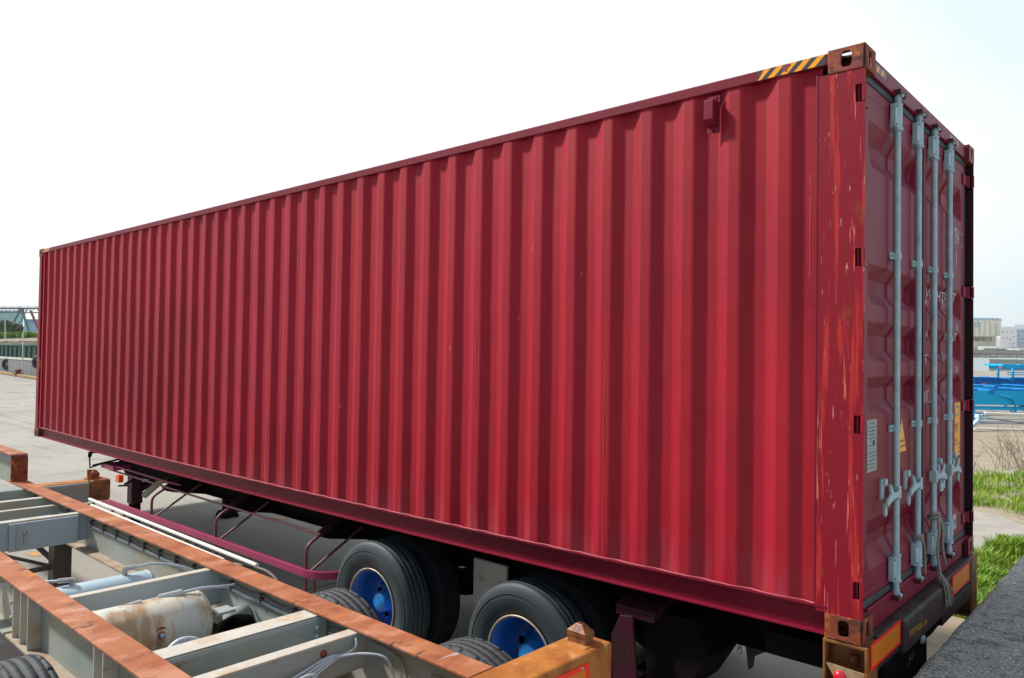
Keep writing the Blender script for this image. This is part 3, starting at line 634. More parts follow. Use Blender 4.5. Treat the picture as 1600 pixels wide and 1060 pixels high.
tag(rp.build('rope', 'rope', fix=False), 'frayed grey rope knotted round the third lock rod and hanging over the bumper', 'rope')
r2 = MB(); r2.tube(spline([(.006, 1.015, .345), (.012, 1.045, .31), (.012, 1.075, .27), (.010, 1.085, .20), (.012, 1.08, .13)]), .0055, 6)
for k in range(3): r2.tube([(-.020+.029*math.cos(a), 1.04+.029*math.sin(a), .335+.010*k) for a in [i*math.pi/8 for i in range(17)]], .0045, 5)
tag(r2.build('rope', 'rope', fix=False), 'short end of rope hanging from the second lock rod', 'rope')

# ================================================================== WHEELS
def tyre_mesh(c, rout, rin, wid, out, n=72, blocks=False):
    """c centre of the tyre, axle along Y, out = +1/-1 side of the open face"""
    h = wid/2; mb = MB()
    prof = [(rin, -h*.62), (rin+.02, -h*.80), (rin+(rout-rin)*.45, -h*1.0), (rin+(rout-rin)*.70, -h*.97), (rout-.030, -h*.86), (rout-.010, -h*.74)]
    gx = [-.55, -.20, .20, .55]
    gd = .010 if blocks else .004
    for g_ in gx: prof += [(rout-.002, h*(g_-.035)), (rout-.002-gd, h*(g_-.022)), (rout-.002-gd, h*(g_+.022)), (rout-.002, h*(g_+.035))]
    prof += [(rout-.010, h*.74), (rout-.030, h*.86), (rin+(rout-rin)*.70, h*.97), (rin+(rout-rin)*.45, h*1.0), (rin+.02, h*.80), (rin, h*.62)]
    m_ = len(prof)
    def rf(j, k):
        if blocks and (j in (4, 5, 6) or j in (m_-5, m_-6, m_-7)) and k % 14 < 2: return -.012
        if blocks and 6 < j < m_-7 and k % 10 == (j//5) % 2*5 and prof[j][0] > rout-.005: return -.0030
        return 0
    mb.lathe(prof, c, 1, n, True, rf)
    for a in (.55, .68): # moulded rings on the sidewall
        rr = rin+(rout-rin)*a
        for s_ in (-1, 1): mb.tube([(c[0]+rr*math.cos(t), c[1]+s_*h*.985, c[2]+rr*math.sin(t)) for t in [i*2*math.pi/48 for i in range(49)]], .0025, 5, False)
    return mb
def wheel(parent, x, z, yc, out, gap, mt, blocks=False, rim='bluerim', hub='bluehub'):
    """a pair of tyres on one hub; yc = centre of the outer tyre"""
    w_ = sub('wheel', parent); R_ = .505; ri = .280; wd = .25
    tyre_mesh((x, yc, z), R_, ri, wd, out, 360 if blocks else 72, blocks).build('tyre', mt, w_)
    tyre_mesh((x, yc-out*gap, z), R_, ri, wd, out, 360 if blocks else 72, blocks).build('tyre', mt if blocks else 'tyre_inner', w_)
    rm = MB(); o = out
    rm.lathe([(.283, o*.10), (.262, o*.085), (.255, -o*.02), (.235, -o*.09), (.215, -o*.115), (.205, -o*.125), (.12, -o*.135)], (x, yc, z), 1, 48)
    rm.lathe([(.283, -o*.12), (.26, -o*.11), (.255, -o*.02)], (x, yc-o*gap, z), 1, 40)
    rm.build('rim', rim, w_)
    ed = MB(); ed.tube([(x+.284*math.cos(t), yc+o*.103, z+.284*math.sin(t)) for t in [i*2*math.pi/56 for i in range(57)]], .0075, 8, False); ed.build('rim_flange', 'rimedge', w_)
    hl = MB()
    for i in range(5):
        a = i*2*math.pi/5+.5; cx, cz = x+.175*math.cos(a), z+.175*math.sin(a)
        hl.lathe([(0, -o*.126), (.030, -o*.126)], (cx, yc+o*.001, cz), 1, 16, False)
    hl.build('hand_hole', 'void', w_)
    hb = MB(); hb.lathe([(.13, -o*.135), (.13, -o*.10), (.098, -o*.085), (.084, -o*.07), (.080, o*.018), (.068, o*.030), (.0, o*.030)], (x, yc, z), 1, 28)
    for i in range(8):
        a = i*2*math.pi/8; hb.lathe([(.014, -o*.10), (.014, -o*.06), (0, -o*.058)], (x+.118*math.cos(a)*1.25, yc, z+.118*math.sin(a)*1.25), 1, 6, False)
    hb.build('hub', hub, w_)
    return w_

# ================================================================== TRAILER UNDER THE CONTAINER
T1 = thing('semi_trailer', 'dark maroon skeleton trailer with blue wheels carrying the red container', 'trailer', (-L/2, W/2, GZ))
for yb in (.72, 1.718):
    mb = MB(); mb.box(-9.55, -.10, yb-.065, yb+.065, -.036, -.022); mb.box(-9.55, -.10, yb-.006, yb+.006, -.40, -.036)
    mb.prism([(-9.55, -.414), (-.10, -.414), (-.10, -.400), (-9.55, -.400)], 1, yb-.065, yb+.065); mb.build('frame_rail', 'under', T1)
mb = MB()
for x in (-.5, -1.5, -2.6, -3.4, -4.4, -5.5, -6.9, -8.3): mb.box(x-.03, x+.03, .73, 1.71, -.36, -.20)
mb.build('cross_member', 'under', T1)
OX = (-4.70, -6.36, -7.92)
for x in OX:                                        # outriggers and their guards' hoops
    for s_ in (0, 1):
        Y = (lambda y: y) if s_ == 0 else (lambda y: W-y)
        MB().prism([(Y(.16), -.285), (Y(.60), -.036), (Y(.712), -.036), (Y(.712), -.42), (Y(.24), -.335), (Y(.16), -.31)], 0, x-.045, x+.045).build('outrigger', 'under', T1, bevel=.004)
        MB().prism([(Y(.145), -.290), (Y(.60), -.032), (Y(.60), -.024), (Y(.145), -.280)], 0, x-.055, x+.055).build('outrigger_flange', 'maroon', T1)
hz = -.600
for x in OX:
    g_ = sub('guard_hoop', T1); mb = MB()
    mb.tube(spline([(x+.0, .20, -.27), (x+.0, .12, -.31), (x-.0, .045, -.355), (x-.0, .014, -.42), (x, .012, -.60), (x, .012, -.80)], 8), .015, 10)
    mb.tube([(x+.10, .55, -.26), (x, .06, -.60), (x, .03, -.62)], .0125, 8); mb.tube([(x+.10, .035, -.62), (x+.10, .035, -.80)], .012, 8)
    mb.build('hoop_tube', 'tubered', g_)
gp = [(-9.40, .0, hz), (-4.80, 0, hz), (-4.66, .005, hz), (-4.54, .04, hz), (-4.46, .12, hz), (-4.40, .26, hz), (-4.36, .48, hz)]
gp = [gp[0], (-7.2, 0, hz)]+[tuple(p) for p in spline(gp[1:], 5)]
mb = MB(); V = []
for i, p in enumerate(gp):
    t = (Vector(gp[min(i+1, len(gp)-1)])-Vector(gp[max(i-1, 0)])).normalized(); nn = Vector((-t.y, t.x, 0))
    for a, b in ((-.018, -.033), (.018, -.033), (.018, .033), (-.018, .033)): V.append(Vector(p)+nn*a+Vector((0, 0, b)))
n = len(gp); mb.add(V, [(i*4+k, i*4+(k+1) % 4, i*4+4+(k+1) % 4, i*4+4+k) for i in range(n-1) for k in range(4)]+[(0, 1, 2, 3), (n*4-4, n*4-3, n*4-2, n*4-1)])
mb.build('side_guard', 'magenta', T1, bevel=.004)
MB().tube([(-9.55, .13, -.235), (-7.0, .13, -.262), (-4.66, .13, -.275)], .0125, 8).build('guard_tube', 'tubered', T1)
MB().tube([(-9.35, .13, -.172), (-7.80, .13, -.188), (-7.6, .2, -.21)], .012, 8).build('guard_tube', 'magenta', T1)
mb = MB(); mb.box(-9.40, -4.4, W-.018, W+.018, hz-.033, hz+.033); mb.build('side_guard', 'magenta', T1)
for yl in (.50, 1.94):                              # landing gear
    lg = sub('landing_leg', T1); x = -9.62 if yl < 1 else -9.80
    MB().box(x-.075, x+.075, yl-.075, yl+.075, -.74, -.06).build('leg_tube', 'maroon', lg, bevel=.006)
    MB().box(x-.058, x+.058, yl-.058, yl+.058, -1.10, -.74).build('leg_slide', 'under', lg, bevel=.004)
    gy = gz(x, yl); MB().prism([(x-.16, gy), (x+.16, gy), (x+.15, gy+.03), (x+.07, gy+.10), (x-.07, gy+.10), (x-.15, gy+.03)], 1, yl-.11, yl+.11).build('foot', 'under', lg, bevel=.004)
mb = MB(); mb.bar((-9.5, .52, -.56), (-8.75, .75, -.14), .05, .04); mb.bar((-9.55, 1.9, -.40), (-9.55, .55, -.50), .05, .05); mb.bar((-9.6, .52, -.50), (-9.0, 1.5, -.20), .05, .05)
mb.build('leg_brace', 'under', T1)
MB().tube([(-9.45, .56, -.62), (-8.85, .70, -.20)], .045, 10).build('brace_strut', 'greypaint', T1)
mb = MB(); mb.prism([(-9.25, -.012), (-8.5, -.012), (-8.0, -.16), (-8.6, -.30), (-9.45, -.30), (-9.75, -.10)], 1, .30, .70); mb.box(-9.75, -9.0, .70, 1.74, -.40, -.02); mb.build('gear_mount', 'under', T1)
MB().box(-9.72, -9.30, .09, .34, -.225, -.165).build('step_bracket', 'magenta', T1, bevel=.004)
mb = MB(); mb.tube([(-9.35, .40, -.03), (-9.65, .10, -.02), (-9.90, .02, -.035)], .013, 8); mb.tube([(-9.90, .02, -.035), (-9.92, .015, -.10)], [.03, .022], 8); mb.tube([(-9.92, .015, -.09), (-9.88, .01, -.24), (-9.50, .12, -.12)], .010, 8); mb.tube([(-9.80, .02, -.20), (-9.40, .28, -.08)], .013, 8)
mb.build('crank_handle', 'under', T1)
a = onplane(187, 748, 1, .06); mk_ = sub('marker_lamp', T1); MB().box(a.x-.06, a.x+.05, .03, .09, a.z-.045, a.z+.045).build('lamp_lens', 'lampor', mk_, bevel=.008)
MB().bar((a.x-.05, .07, a.z-.10), (a.x+.12, .12, a.z-.08), .02, .02).build('lamp_bracket', 'under', mk_); MB().bar((a.x+.06, .10, a.z-.07), (a.x+.2, .25, a.z+.04), .03, .03).build('lamp_bracket', 'under', mk_)
WZ = -.682
for x in (-2.20, -3.80):
    wheel(T1, x, WZ, .145, -1, .33, 'tyre'); wheel(T1, x, WZ, W-.145, 1, .33, 'tyre')
    mb = MB(); mb.tube([(x, .25, WZ), (x, W-.25, WZ)], .065, 14)
    for yb in (.72, 1.718):
        for k in range(5): mb.prism([(x-.60+.07*k, WZ+.16+.018*k), (x, WZ+.10+.018*k), (x+.60-.07*k, WZ+.16+.018*k), (x+.60-.07*k, WZ+.176+.018*k), (x, WZ+.116+.018*k), (x-.60+.07*k, WZ+.176+.018*k)], 1, yb-.04, yb+.04)
        mb.prism([(x-.70, -.40), (x-.50, -.40), (x-.56, WZ+.10), (x-.66, WZ+.10)], 1, yb-.05, yb+.05); mb.prism([(x+.70, -.40), (x+.50, -.40), (x+.56, WZ+.10), (x+.66, WZ+.10)], 1, yb-.05, yb+.05)
        mb.lathe([(0, -.08), (.09, -.08), (.10, 0), (.09, .08), (0, .08)], (x+.25, yb+(.16 if yb < 1 else -.16), WZ+.05), 2, 16)
    mb.build('axle', 'under', T1)
MB().box(-3.21, -2.84, .615, .645, -.67, -.30).build('storage_box', 'paleboard', T1, bevel=.01)
mb = MB(); mb.prism([(.10, -.155), (.10, -.215), (.62, -.10), (.62, -.04)], 0, -1.47, -1.20); mb.build('mudguard_arm', 'maroon', T1, bevel=.004)
mb = MB(); mb.prism([(-1.49, -.345), (-1.43, -.215), (-1.34, -.20), (-1.30, -.62), (-1.475, -.62)], 1, .085, .105); mb.build('mudguard_plate', 'maroon', T1, bevel=.003)
MB().prism([(-1.338, -.20), (-1.0, -.16), (-.90, -.36), (-1.05, -.60), (-1.30, -.66)], 1, .20, .62).build('dark_infill', 'under', T1)  # dark block added to blacken the shaded gap behind the plate
MB().box(-1.46, -1.36, .10, .60, -.95, -.60).build('mud_flap', 'under', T1)
mb = MB(); mb.box(-1.12, -.84, .985, 1.015, -.46, -.40); mb.box(-.85, -.66, .92, 1.05, -.47, -.36); mb.build('hanger_bracket', 'camred', T1, bevel=.004)
MB().prism([(-1.03, -.46), (-.83, -.46), (-.84, -.50), (-.99, -.60), (-1.00, -.68), (-1.01, -.60)], 1, .95, 1.03).build('hanging_flap', 'hazblack', T1)
mb = MB()
for k in range(4): mb.tube([(-1.085+.013*math.cos(t)*(1 if k % 2 else .3), 1.0+.012*math.cos(t)*(.3 if k % 2 else 1), -.49-.034*k+.022*math.sin(t)) for t in [i*math.pi/6 for i in range(13)]], .004, 5, False)
mb.build('chain', 'galv', T1)
# rear bolster: corner boxes, beam, middle bumper
def corner_box(y0, y1, s_):
    cb = sub('corner_box', T1); x0, x1 = -.186, .022; zt, zb = -.006, -.42; mb = MB()
    mb.box(x0, x1, y0, y1, zt-.016, zt); mb.box(x0, x1, y0, y1, zb, zb+.016)
    mb.box(x0, x0+.012, y0, y1, zb+.016, zt-.016); mb.box(x1-.014, x1, y0, y1, zb+.016, zt-.016)
    ym = y0+.10 if s_ < 0 else y1-.10; mb.box(x0+.012, x1-.014, ym, ym+.012, zb+.016, zt-.016)
    mb.build('box_frame', 'boxrust', cb, bevel=.003)
    yy = (y0+.004, y0+.012) if s_ < 0 else (y1-.012, y1-.004)
    MB().prism([(x0+.014, -.122), (x1-.016, -.132), (x1-.016, -.30), (x0+.11, -.30), (x0+.05, -.18)], 1, *yy).build('lamp_panel', 'brass', cb)
    MB().lathe([(0, -.02*1), (.018, -.018), (.030, -.008), (.033, 0)], (-.105, yy[0] if s_ < 0 else yy[1], -.178), 1, 24).build('red_lamp', 'lampred', cb) if s_ < 0 else MB().lathe([(0, .02), (.018, .018), (.030, .008), (.033, 0)], (-.105, yy[1], -.178), 1, 24).build('red_lamp', 'lampred', cb)
    MB().lathe([(0, .02), (.022, .016), (.026, 0), (.012, -.02), (.020, -.03), (0, -.035)], (-.06, (y0+.07 if s_ < 0 else y1-.07), -.095), 2, 14).build('lock_nut', 'casting', cb)
    return cb
corner_box(.0, .16, -1); corner_box(W-.16, W, 1)
def reflector(y0, y1, z0, z1, x):
    r_ = sub('reflector_board', T1); t = .014
    mb = MB(); mb.box(x, x+.004, y0, y1, z1-t, z1); mb.box(x, x+.004, y0, y1, z0, z0+t); mb.box(x, x+.004, y0, y0+t, z0+t, z1-t); mb.box(x, x+.004, y1-t, y1, z0+t, z1-t)
    mb.build('red_border', 'reflred', r_); MB().box(x, x+.003, y0+t, y1-t, z0+t, z1-t).build('amber_field', 'reflor', r_)
MB().box(-.20, .024, .161, .515, -.16, .004).build('rear_beam', 'bumper', T1, bevel=.012)
MB().box(-.20, .026, 1.40, W-.161, -.16, .000).build('rear_beam', 'bumper', T1, bevel=.012)
MB().box(-.20, .050, .520, 1.39, -.175, .002).build('bumper_block', 'bumper', T1, bevel=.014)
MB().box(-.15, .010, .30, 2.10, -.26, -.175).build('lower_beam', 'under', T1, bevel=.006)
MB().box(-.14, .020, 1.45, 2.36, -.27, -.175).build('lower_beam', 'bumper', T1, bevel=.006)
MB().box(-.04, .004, .25, 1.15, -.62, -.26).build('number_plate_panel', 'under', T1)
reflector(.028, .515, -.118, .006, .0265); reflector(1.66, 2.14, -.128, -.006, .0275)
text('scribble', 'R.M.WSIA -/.A-', (.0512, .60, -.105), .055, 'script', T1, 1.05, (R(90), R(3), R(90)))
t_ = onplane(1420, 1036, 0, .006); text('scribble', 'JO', (.0060, t_.y, t_.z), .075, 'hazgrey', T1, 1.3)
MB().lathe([(0, .02), (.022, .014), (.028, 0)], (.010, 1.02, -.235), 0, 14).build('plug_socket', 'galv', T1)
mb = MB(); mb.box(-.55, -.2, .16, .70, -.22, -.10); mb.box(-.50, -.2, 1.74, 2.3, -.22, -.10); mb.build('bolster_arm', 'under', T1)

# ================================================================== EMPTY TRAILER IN THE FOREGROUND (local frame: x along, rear bolster at 0)
T2 = thing('empty_trailer', 'empty grey skeleton trailer with rusty rail tops and air tanks, beside the loaded one', 'trailer', (-.86, -1.985, 0), -.0095, local=True)
DZ = .03
for yr, s_ in ((.468, 1), (-.466, -1)):
    fr = sub('frame_rail', T2)
    mb = MB(); mb.box(-6.76, -.195, yr-.073, yr+.073, DZ-.014, DZ); mb.build('top_flange', 'rustflange', fr, bevel=.003)
    mb = MB(); mb.box(-6.76, -.195, yr-.006, yr+.006, -.268, DZ-.014); mb.build('web', 'greypaint', fr)
    MB().box(-6.76, -.195, yr-.085, yr+.085, -.284, -.268).build('bottom_flange', 'bottomflange', fr, bevel=.003)
    # raised front part
    mb = MB(); mb.box(-9.4, -6.72, yr-.006, yr+.006, DZ, .285); mb.box(-9.4, -6.76, yr-.006, yr+.006, -.02, DZ); mb.build('neck_web', 'greypaint', fr)
    mb = MB(); mb.box(-9.4, -6.73, yr-.073, yr+.073, .285, .299); mb.build('neck_flange', 'rustflange', fr, bevel=.003)
    mb = MB(); pf = [(-6.73, .299), (-6.705, .292), (-6.688, .275), (-6.680, .25), (-6.680, DZ+.001), (-6.692, DZ+.001), (-6.692, .248), (-6.70, .268), (-6.712, .28), (-6.73, .285)]
    mb.prism(pf, 1, yr-.073, yr+.073); mb.build('neck_end_plate', 'casting', fr)
    # stiffeners
    mb = MB()
    for x in (-2.90, -2.76, -2.63): mb.box(x-.004, x+.004, yr-.072, yr-.007, -.267, DZ-.015) if s_ < 0 else None
    for x in (-1.66, -1.55, -.6): mb.box(x-.004, x+.004, *((yr-.072, yr-.007) if s_ < 0 else (yr+.007, yr+.072)), -.267, DZ-.015)
    mb.build('stiffener', 'dustflange', fr)
sp = sub('spring_hanger', T2); mb = MB(); mb.box(-3.30, -3.02, -.490, -.473, -.262, .0); mb.box(-3.32, -2.99, -.56, -.49, -.268, -.258); mb.build('hanger_plate', 'greypaint', sp, bevel=.002)
mb = MB()
for z in (-.04, -.125, -.215): mb.lathe([(0, -.014), (.010, -.013), (.014, -.006), (.014, 0)], (-3.09, -.490, z), 1, 12)
mb.build('bolt', 'greypaint', sp)
mb = MB(); mb.box(-3.42, -3.30, -1.15, -.475, -.06, .012); mb.build('side_arm', 'dustflange', T2, bevel=.004)
# bolsters
rb = sub('rear_bolster', T2); MB().box(-.195, .005, -1.18, 1.135, -.30, DZ).build('bolster_beam', 'bolster', rb, bevel=.014)
def twist(x, y, z, par, m='casting', n=.075):
    t_ = sub('twist_lock', par); h = n/2
    mb = MB(); mb.box(x-h*1.0, x+h*1.0, y-h*.62, y+h*.62, z, z+.030); V = [(x+a, y+b, z+.030) for a, b in ((-h*1.05, -h*.68), (h*1.05, -h*.68), (h*1.05, h*.68), (-h*1.05, h*.68))]+[(x+a, y+b, z+.055) for a, b in ((-h*1.05, -h*.68), (h*1.05, -h*.68), (h*1.05, h*.68), (-h*1.05, h*.68))]+[(x+a, y+b, z+.088) for a, b in ((-h*.35, -h*.25), (h*.35, -h*.25), (h*.35, h*.25), (-h*.35, h*.25))]
    mb.add(V, [(0, 3, 2, 1), (0, 1, 5, 4), (1, 2, 6, 5), (2, 3, 7, 6), (3, 0, 4, 7), (4, 5, 9, 8), (5, 6, 10, 9), (6, 7, 11, 10), (7, 4, 8, 11), (8, 9, 10, 11)]); mb.build('lock_head', m, t_, bevel=.004)
    MB().box(x-.075, x+.075, y-.065, y+.060, z-.004, z+.0045).build('lock_seat', 'bolster', t_, bevel=.003)
M['lockhead'] = mat('worn_lock_head', (.24, .09, .035), .38, .2, layers=[(RUSTD, 16, one, .5, .65, .8), ((.42, .22, .10), 22, one, .6, .7, .6)])
twist(-.100, 1.025, DZ, rb, 'lockhead', .105); twist(-.100, -1.08, DZ, rb, 'lockhead', .105)
rf_ = sub('reflector_board', T2)
y0, y1, z0, z1, x, t = .20, .945, -.16, -.010, .0055, .022
mb = MB(); mb.box(x, x+.004, y0, y1, z1-t, z1); mb.box(x, x+.004, y0, y1, z0, z0+t); mb.box(x, x+.004, y0, y0+t, z0+t, z1-t); mb.box(x, x+.004, y1-t, y1, z0+t, z1-t); mb.build('red_border', 'reflred', rf_)
MB().box(x, x+.003, y0+t, y1-t, z0+t, z1-t).build('amber_field', 'reflor', rf_)
mb = MB(); mb.lathe([(0, .006), (.006, .005), (.007, 0)], (x+.004, y1-.05, z1-.012), 0, 10); mb.build('bolt', 'galv', rf_)
fb = sub('front_bolster', T2)
MB().box(-6.50, -6.26, -1.18, .985, -.19, DZ-.0155).build('bolster_beam', 'greypaint', fb, bevel=.02)
MB().box(-6.51, -6.25, .988, 1.175, -.185, DZ).build('bolster_end', 'boxrust', fb, bevel=.02)
MB().box(-6.45, -6.29, .56, .986, DZ-.0155, DZ-.010).build('bolster_top', 'bolster', fb)
twist(-6.40, 1.06, DZ, fb, 'casting', .11)
mb = MB(); mb.box(-6.36, -6.34, .98, 1.02, DZ, DZ+.10); mb.build('lock_lever', 'bolster', fb)
# cross members
def cmem(x, wd, zt, zb, flange='dustflange', web='greypaint', y0=-.460, y1=.461, th=.010):
    c_ = sub('cross_member', T2); MB().box(x-wd, x, y0, y1, zt-th, zt).build('flange', flange, c_, bevel=.002)
    MB().box(x-.010, x-.002, y0, y1, zb, zt-th).build('web', web, c_); MB().box(x-wd*.9, x, y0, y1, zb-.008, zb).build('lower_flange', 'bottomflange', c_)
    return c_
cmem(-5.68, .07, DZ-.017, -.19); cmem(-4.76, .07, DZ-.017, -.20, web='blueplate'); cmem(-2.47, .055, DZ-.017, -.20, web='blueplate')
MB().box(-4.762, -4.730, -.10, .385, -.215, DZ-.03).build('valve_cover', 'blueplate', T2, bevel=.004)
mb = MB(); mb.box(-4.730, -4.722, -.055, -.045, -.20, DZ-.05); mb.lathe([(0, .02), (.014, .018), (.014, 0)], (-4.730, .0, -.075), 0, 10); mb.box(-4.73, -4.712, -.006, .006, -.16, -.08); mb.build('valve', 'fitting', T2)
MB().tube([(-5.08, -.45, -.06), (-5.06, .28, -.055)], .026, 14).build('cross_tube', 'galv', T2)
MB().box(-1.44, -1.29, -.460, .461, -.17, DZ-.020).build('box_member', 'greypaint', T2, bevel=.022); MB().box(-1.425, -1.305, -.455, .455, DZ-.0195, DZ-.0175).build('box_member_top', 'dustflange', T2)
cmem(-.965, .07, DZ-.017, -.155); cmem(-5.42, .05, -.02, -.20)
MB().box(-6.30, -4.9, .470, .480, -.262, -.20).build('side_strip', 'greypaint', T2)
# legs
for yl in (.40, -.42):
    lg = sub('landing_leg', T2); x = -5.20
    MB().box(x-.07, x+.07, yl-.07, yl+.07, -.80, -.286).build('leg_tube', 'steeldark', lg, bevel=.005); MB().box(x-.055, x+.055, yl-.055, yl+.055, -1.12, -.80).build('leg_slide', 'steeldark', lg)
    gy = GZ-.03; MB().prism([(x-.15, gy), (x+.15, gy), (x+.07, gy+.10), (x-.07, gy+.10)], 1, yl-.10, yl+.10).build('foot', 'steeldark', lg)
mb = MB(); mb.tube([(-5.2, .34, -.50), (-5.2, -.36, -.52)], .022, 8); mb.bar((-5.24, .36, -.46), (-5.95, .20, -.20), .05, .012); mb.bar((-5.24, .34, -.50), (-5.9, -.35, -.28), .05, .012); mb.build('leg_brace', 'steeldark', T2)
# air tanks
def tank(x, y0, y1, z, r, m, name='air_tank'):
    t_ = sub(name, T2); mb = MB(); pr = [(0, y0)]
    for a in range(1, 7): an = a/6*math.pi/2; pr.append((r*math.sin(an), y0+r*.45*(1-math.cos(an))))
    pr += [(r, (y0+y1)/2)]+[(r*math.sin(a/6*math.pi/2), y1-r*.45*(1-math.cos(a/6*math.pi/2))) for a in range(6, 0, -1)]+[(0, y1)]
    mb.lathe(pr, (x, 0, z), 1, 40); mb.build('tank_shell', m, t_)
    rg = MB()
    for yy in (y0+r*.45, y1-r*.45): rg.tube([(x+(r+.001)*math.cos(t), yy, z+(r+.001)*math.sin(t)) for t in [i*2*math.pi/40 for i in range(41)]], .0028, 6, False)
    rg.build('tank_seam', m, t_); return t_
tA = tank(-2.80, -.45, .20, -.115, .105, 'tankblue'); tB = tank(-2.10, -.45, .205, -.132, .158, 'tankcream')
def fitting(pts, t_, r=.016):
    MB().tube(pts, r, 10).build('fitting', 'fitting', t_)
# tank fittings and hoses
mb = MB(); mb.tube([(-2.80, .02, -.015), (-2.80, .02, .030)], .016, 10); mb.tube([(-2.80, .01, .028), (-2.78, .075, .030)], .015, 10); mb.tube([(-2.80, -.27, -.015), (-2.80, -.27, .025)], .016, 10); mb.tube([(-2.80, -.265, .02), (-2.82, -.34, .022)], .014, 10); mb.build('fitting', 'fitting', tA)
mb = MB(); mb.tube(spline([(-2.78, .07, .030), (-2.76, .18, .035), (-2.72, .32, .0), (-2.66, .44, -.06)]), .008, 8); mb.tube(spline([(-2.82, -.33, .022), (-2.88, -.40, .012), (-2.95, -.45, -.04)]), .008, 8); mb.build('hose', 'hose', tA)
mb = MB(); mb.tube([(-2.100, -.02, -0.016), (-2.100, -.02, 0.026)], .017, 10); mb.tube([(-2.120, -.06, 0.020), (-2.085, .05, 0.034)], .020, 10); mb.tube([(-2.100, -.22, -0.016), (-2.100, -.22, 0.020)], .017, 10); mb.tube([(-2.120, -.26, 0.008), (-2.100, -.16, 0.024)], .017, 10); mb.build('fitting', 'fitting', tB)
mb = MB(); mb.tube(spline([(-2.085, .05, 0.034), (-2.060, .15, 0.042), (-2.070, .28, 0.022), (-2.170, .40, -0.016)]), .0085, 8); mb.tube(spline([(-2.120, -.06, 0.020), (-2.110, -.2, 0.009), (-2.080, -.36, -0.006), (-2.060, -.45, -0.036)]), .0105, 8); mb.tube(spline([(-2.120, -.26, 0.008), (-2.120, -.33, -0.001), (-2.080, -.42, -0.021)]), .0095, 8); mb.build('hose', 'hose', tB)
fl = MB(); fl.lathe([(0, .012), (.018, .010), (.018, .0), (.040, .0), (.042, -.02)], (-2.10+.152, -.115, -.118), 0, 24); fl.build('drain_flange', 'casting', tB); MB().lathe([(0, .022), (.012, .018), (.013, 0)], (-2.10+.160, -.115, -.118), 0, 12).build('drain_plug', 'galv', tB)
MB().tube(spline([(-1.74, -.20, -.26), (-1.73, -.185, -.15), (-1.72, -.13, -.092), (-1.71, -.06, -.095), (-1.70, -.01, -.14), (-1.69, .02, -.24)]), .017, 12).build('brake_hose', 'hose', T2)
# brake chamber
bc = sub('brake_chamber', T2); MB().lathe([(0, -.09), (.07, -.09), (.085, -.03), (.09, 0), (.085, .03), (.07, .08), (0, .08)], (-2.02, .34, -.23), 1, 24).build('chamber_body', 'void', bc); MB().box(-2.06, -1.96, .19, .30, -.10, -.085).build('chamber_bracket', 'greypaint', bc)
MB().lathe([(0, 0), (.06, 0), (.06, -.12), (0, -.12)], (-2.12, .455, -.19), 1, 20).build('chamber_cap', 'greypaint', bc)
# lines clipped to the rail web
def lines(y, nm='brake_line'):
    rng = random.Random(3)
    for z, m_, r_ in ((-.035, 'hosebrown', .0055), (-.075, 'hose', .0075), (-.083, 'hose', .005)):
        for xa, xb in ((-6.2, -5.72), (-5.6, -4.82), (-4.68, -2.52), (-2.42, -1.46), (-1.27, -1.04)):
            pts = []; n = max(3, int((xb-xa)/.14))
            for i in range(n+1):
                x = xa+(xb-xa)*i/n; pts.append((x, y-.018, z-(.016*math.sin(math.pi*((x*2.6) % 1)))*(1 if m_ == 'hosebrown' else .35)))
            MB().tube(spline(pts, 3), r_, 7).build(nm, m_, T2)
    mb = MB()
    for x in [-6.1, -5.85, -5.5, -5.2, -4.95]+[-4.62+.26*i for i in range(9)]+[-2.3, -1.95, -1.6]: mb.box(x-.006, x+.006, y-.030, y-.006, -.090, -.028)
    mb.build('line_clip', 'steeldark', T2)
lines(.468)
mb = MB()
for z in (-.040, -.085, -.125): mb.lathe([(.009, -.0), (.016, -.0), (.016, .012), (0, .014)], (-1.29, .385, z), 0, 12)
mb.build('bulkhead_fitting', 'galv', T2)
# rear tangle of hoses
tg = sub('hose_bundle', T2); mb = MB()
for k in range(4): mb.tube(spline([(-.93+.008*k, -.42, -.13-.02*k), (-.93+.012*k, -.15, -.115-.018*k), (-.94+.01*k, .05, -.085-.015*k), (-.955+.004*k, .22, -.055-.010*k), (-.94, .30, -.06)]), .0065, 7)
mb.tube(spline([(-.80, -.22, -.30), (-.80, -.21, -.12), (-.82, -.14, -.055), (-.80, -.07, -.07), (-.76, -.04, -.16), (-.74, -.03, -.30)]), .011, 9)
mb.tube(spline([(-.86, -.16, -.10), (-.84, -.05, -.06), (-.84, .06, -.052), (-.84, .09, -.075), (-.85, .04, -.10), (-.86, -.1, -.13)]), .0065, 7)
mb.tube(spline([(-.93, .26, -.055), (-.86, .35, -.045), (-.78, .42, -.06), (-.74, .44, -.13), (-.74, .45, -.24)]), .0065, 7)
mb.tube(spline([(-.94, .30, -.06), (-.93, .36, -.04), (-.95, .38, -.005)]), .0065, 7); mb.build('hose', 'hose', tg)
mb = MB(); mb.tube([(-.95, -.30, -.02), (-.86, -.27, -.05)], .014, 10); mb.tube([(-.88, -.28, -.045), (-.76, -.24, -.11)], [.022, .018], 12); mb.tube([(-.84, -.22, -.06), (-.72, -.18, -.12)], [.020, .017], 12); mb.build('coupling', 'fitting', tg)
mb = MB(); mb.lathe([(0, .008), (.016, .006), (.018, 0)], (-.965, -.10, -.08), 0, 12); mb.lathe([(0, .008), (.016, .006), (.018, 0)], (-.965, .21, -.035), 0, 12); mb.build('rust_plug', 'casting', tg)
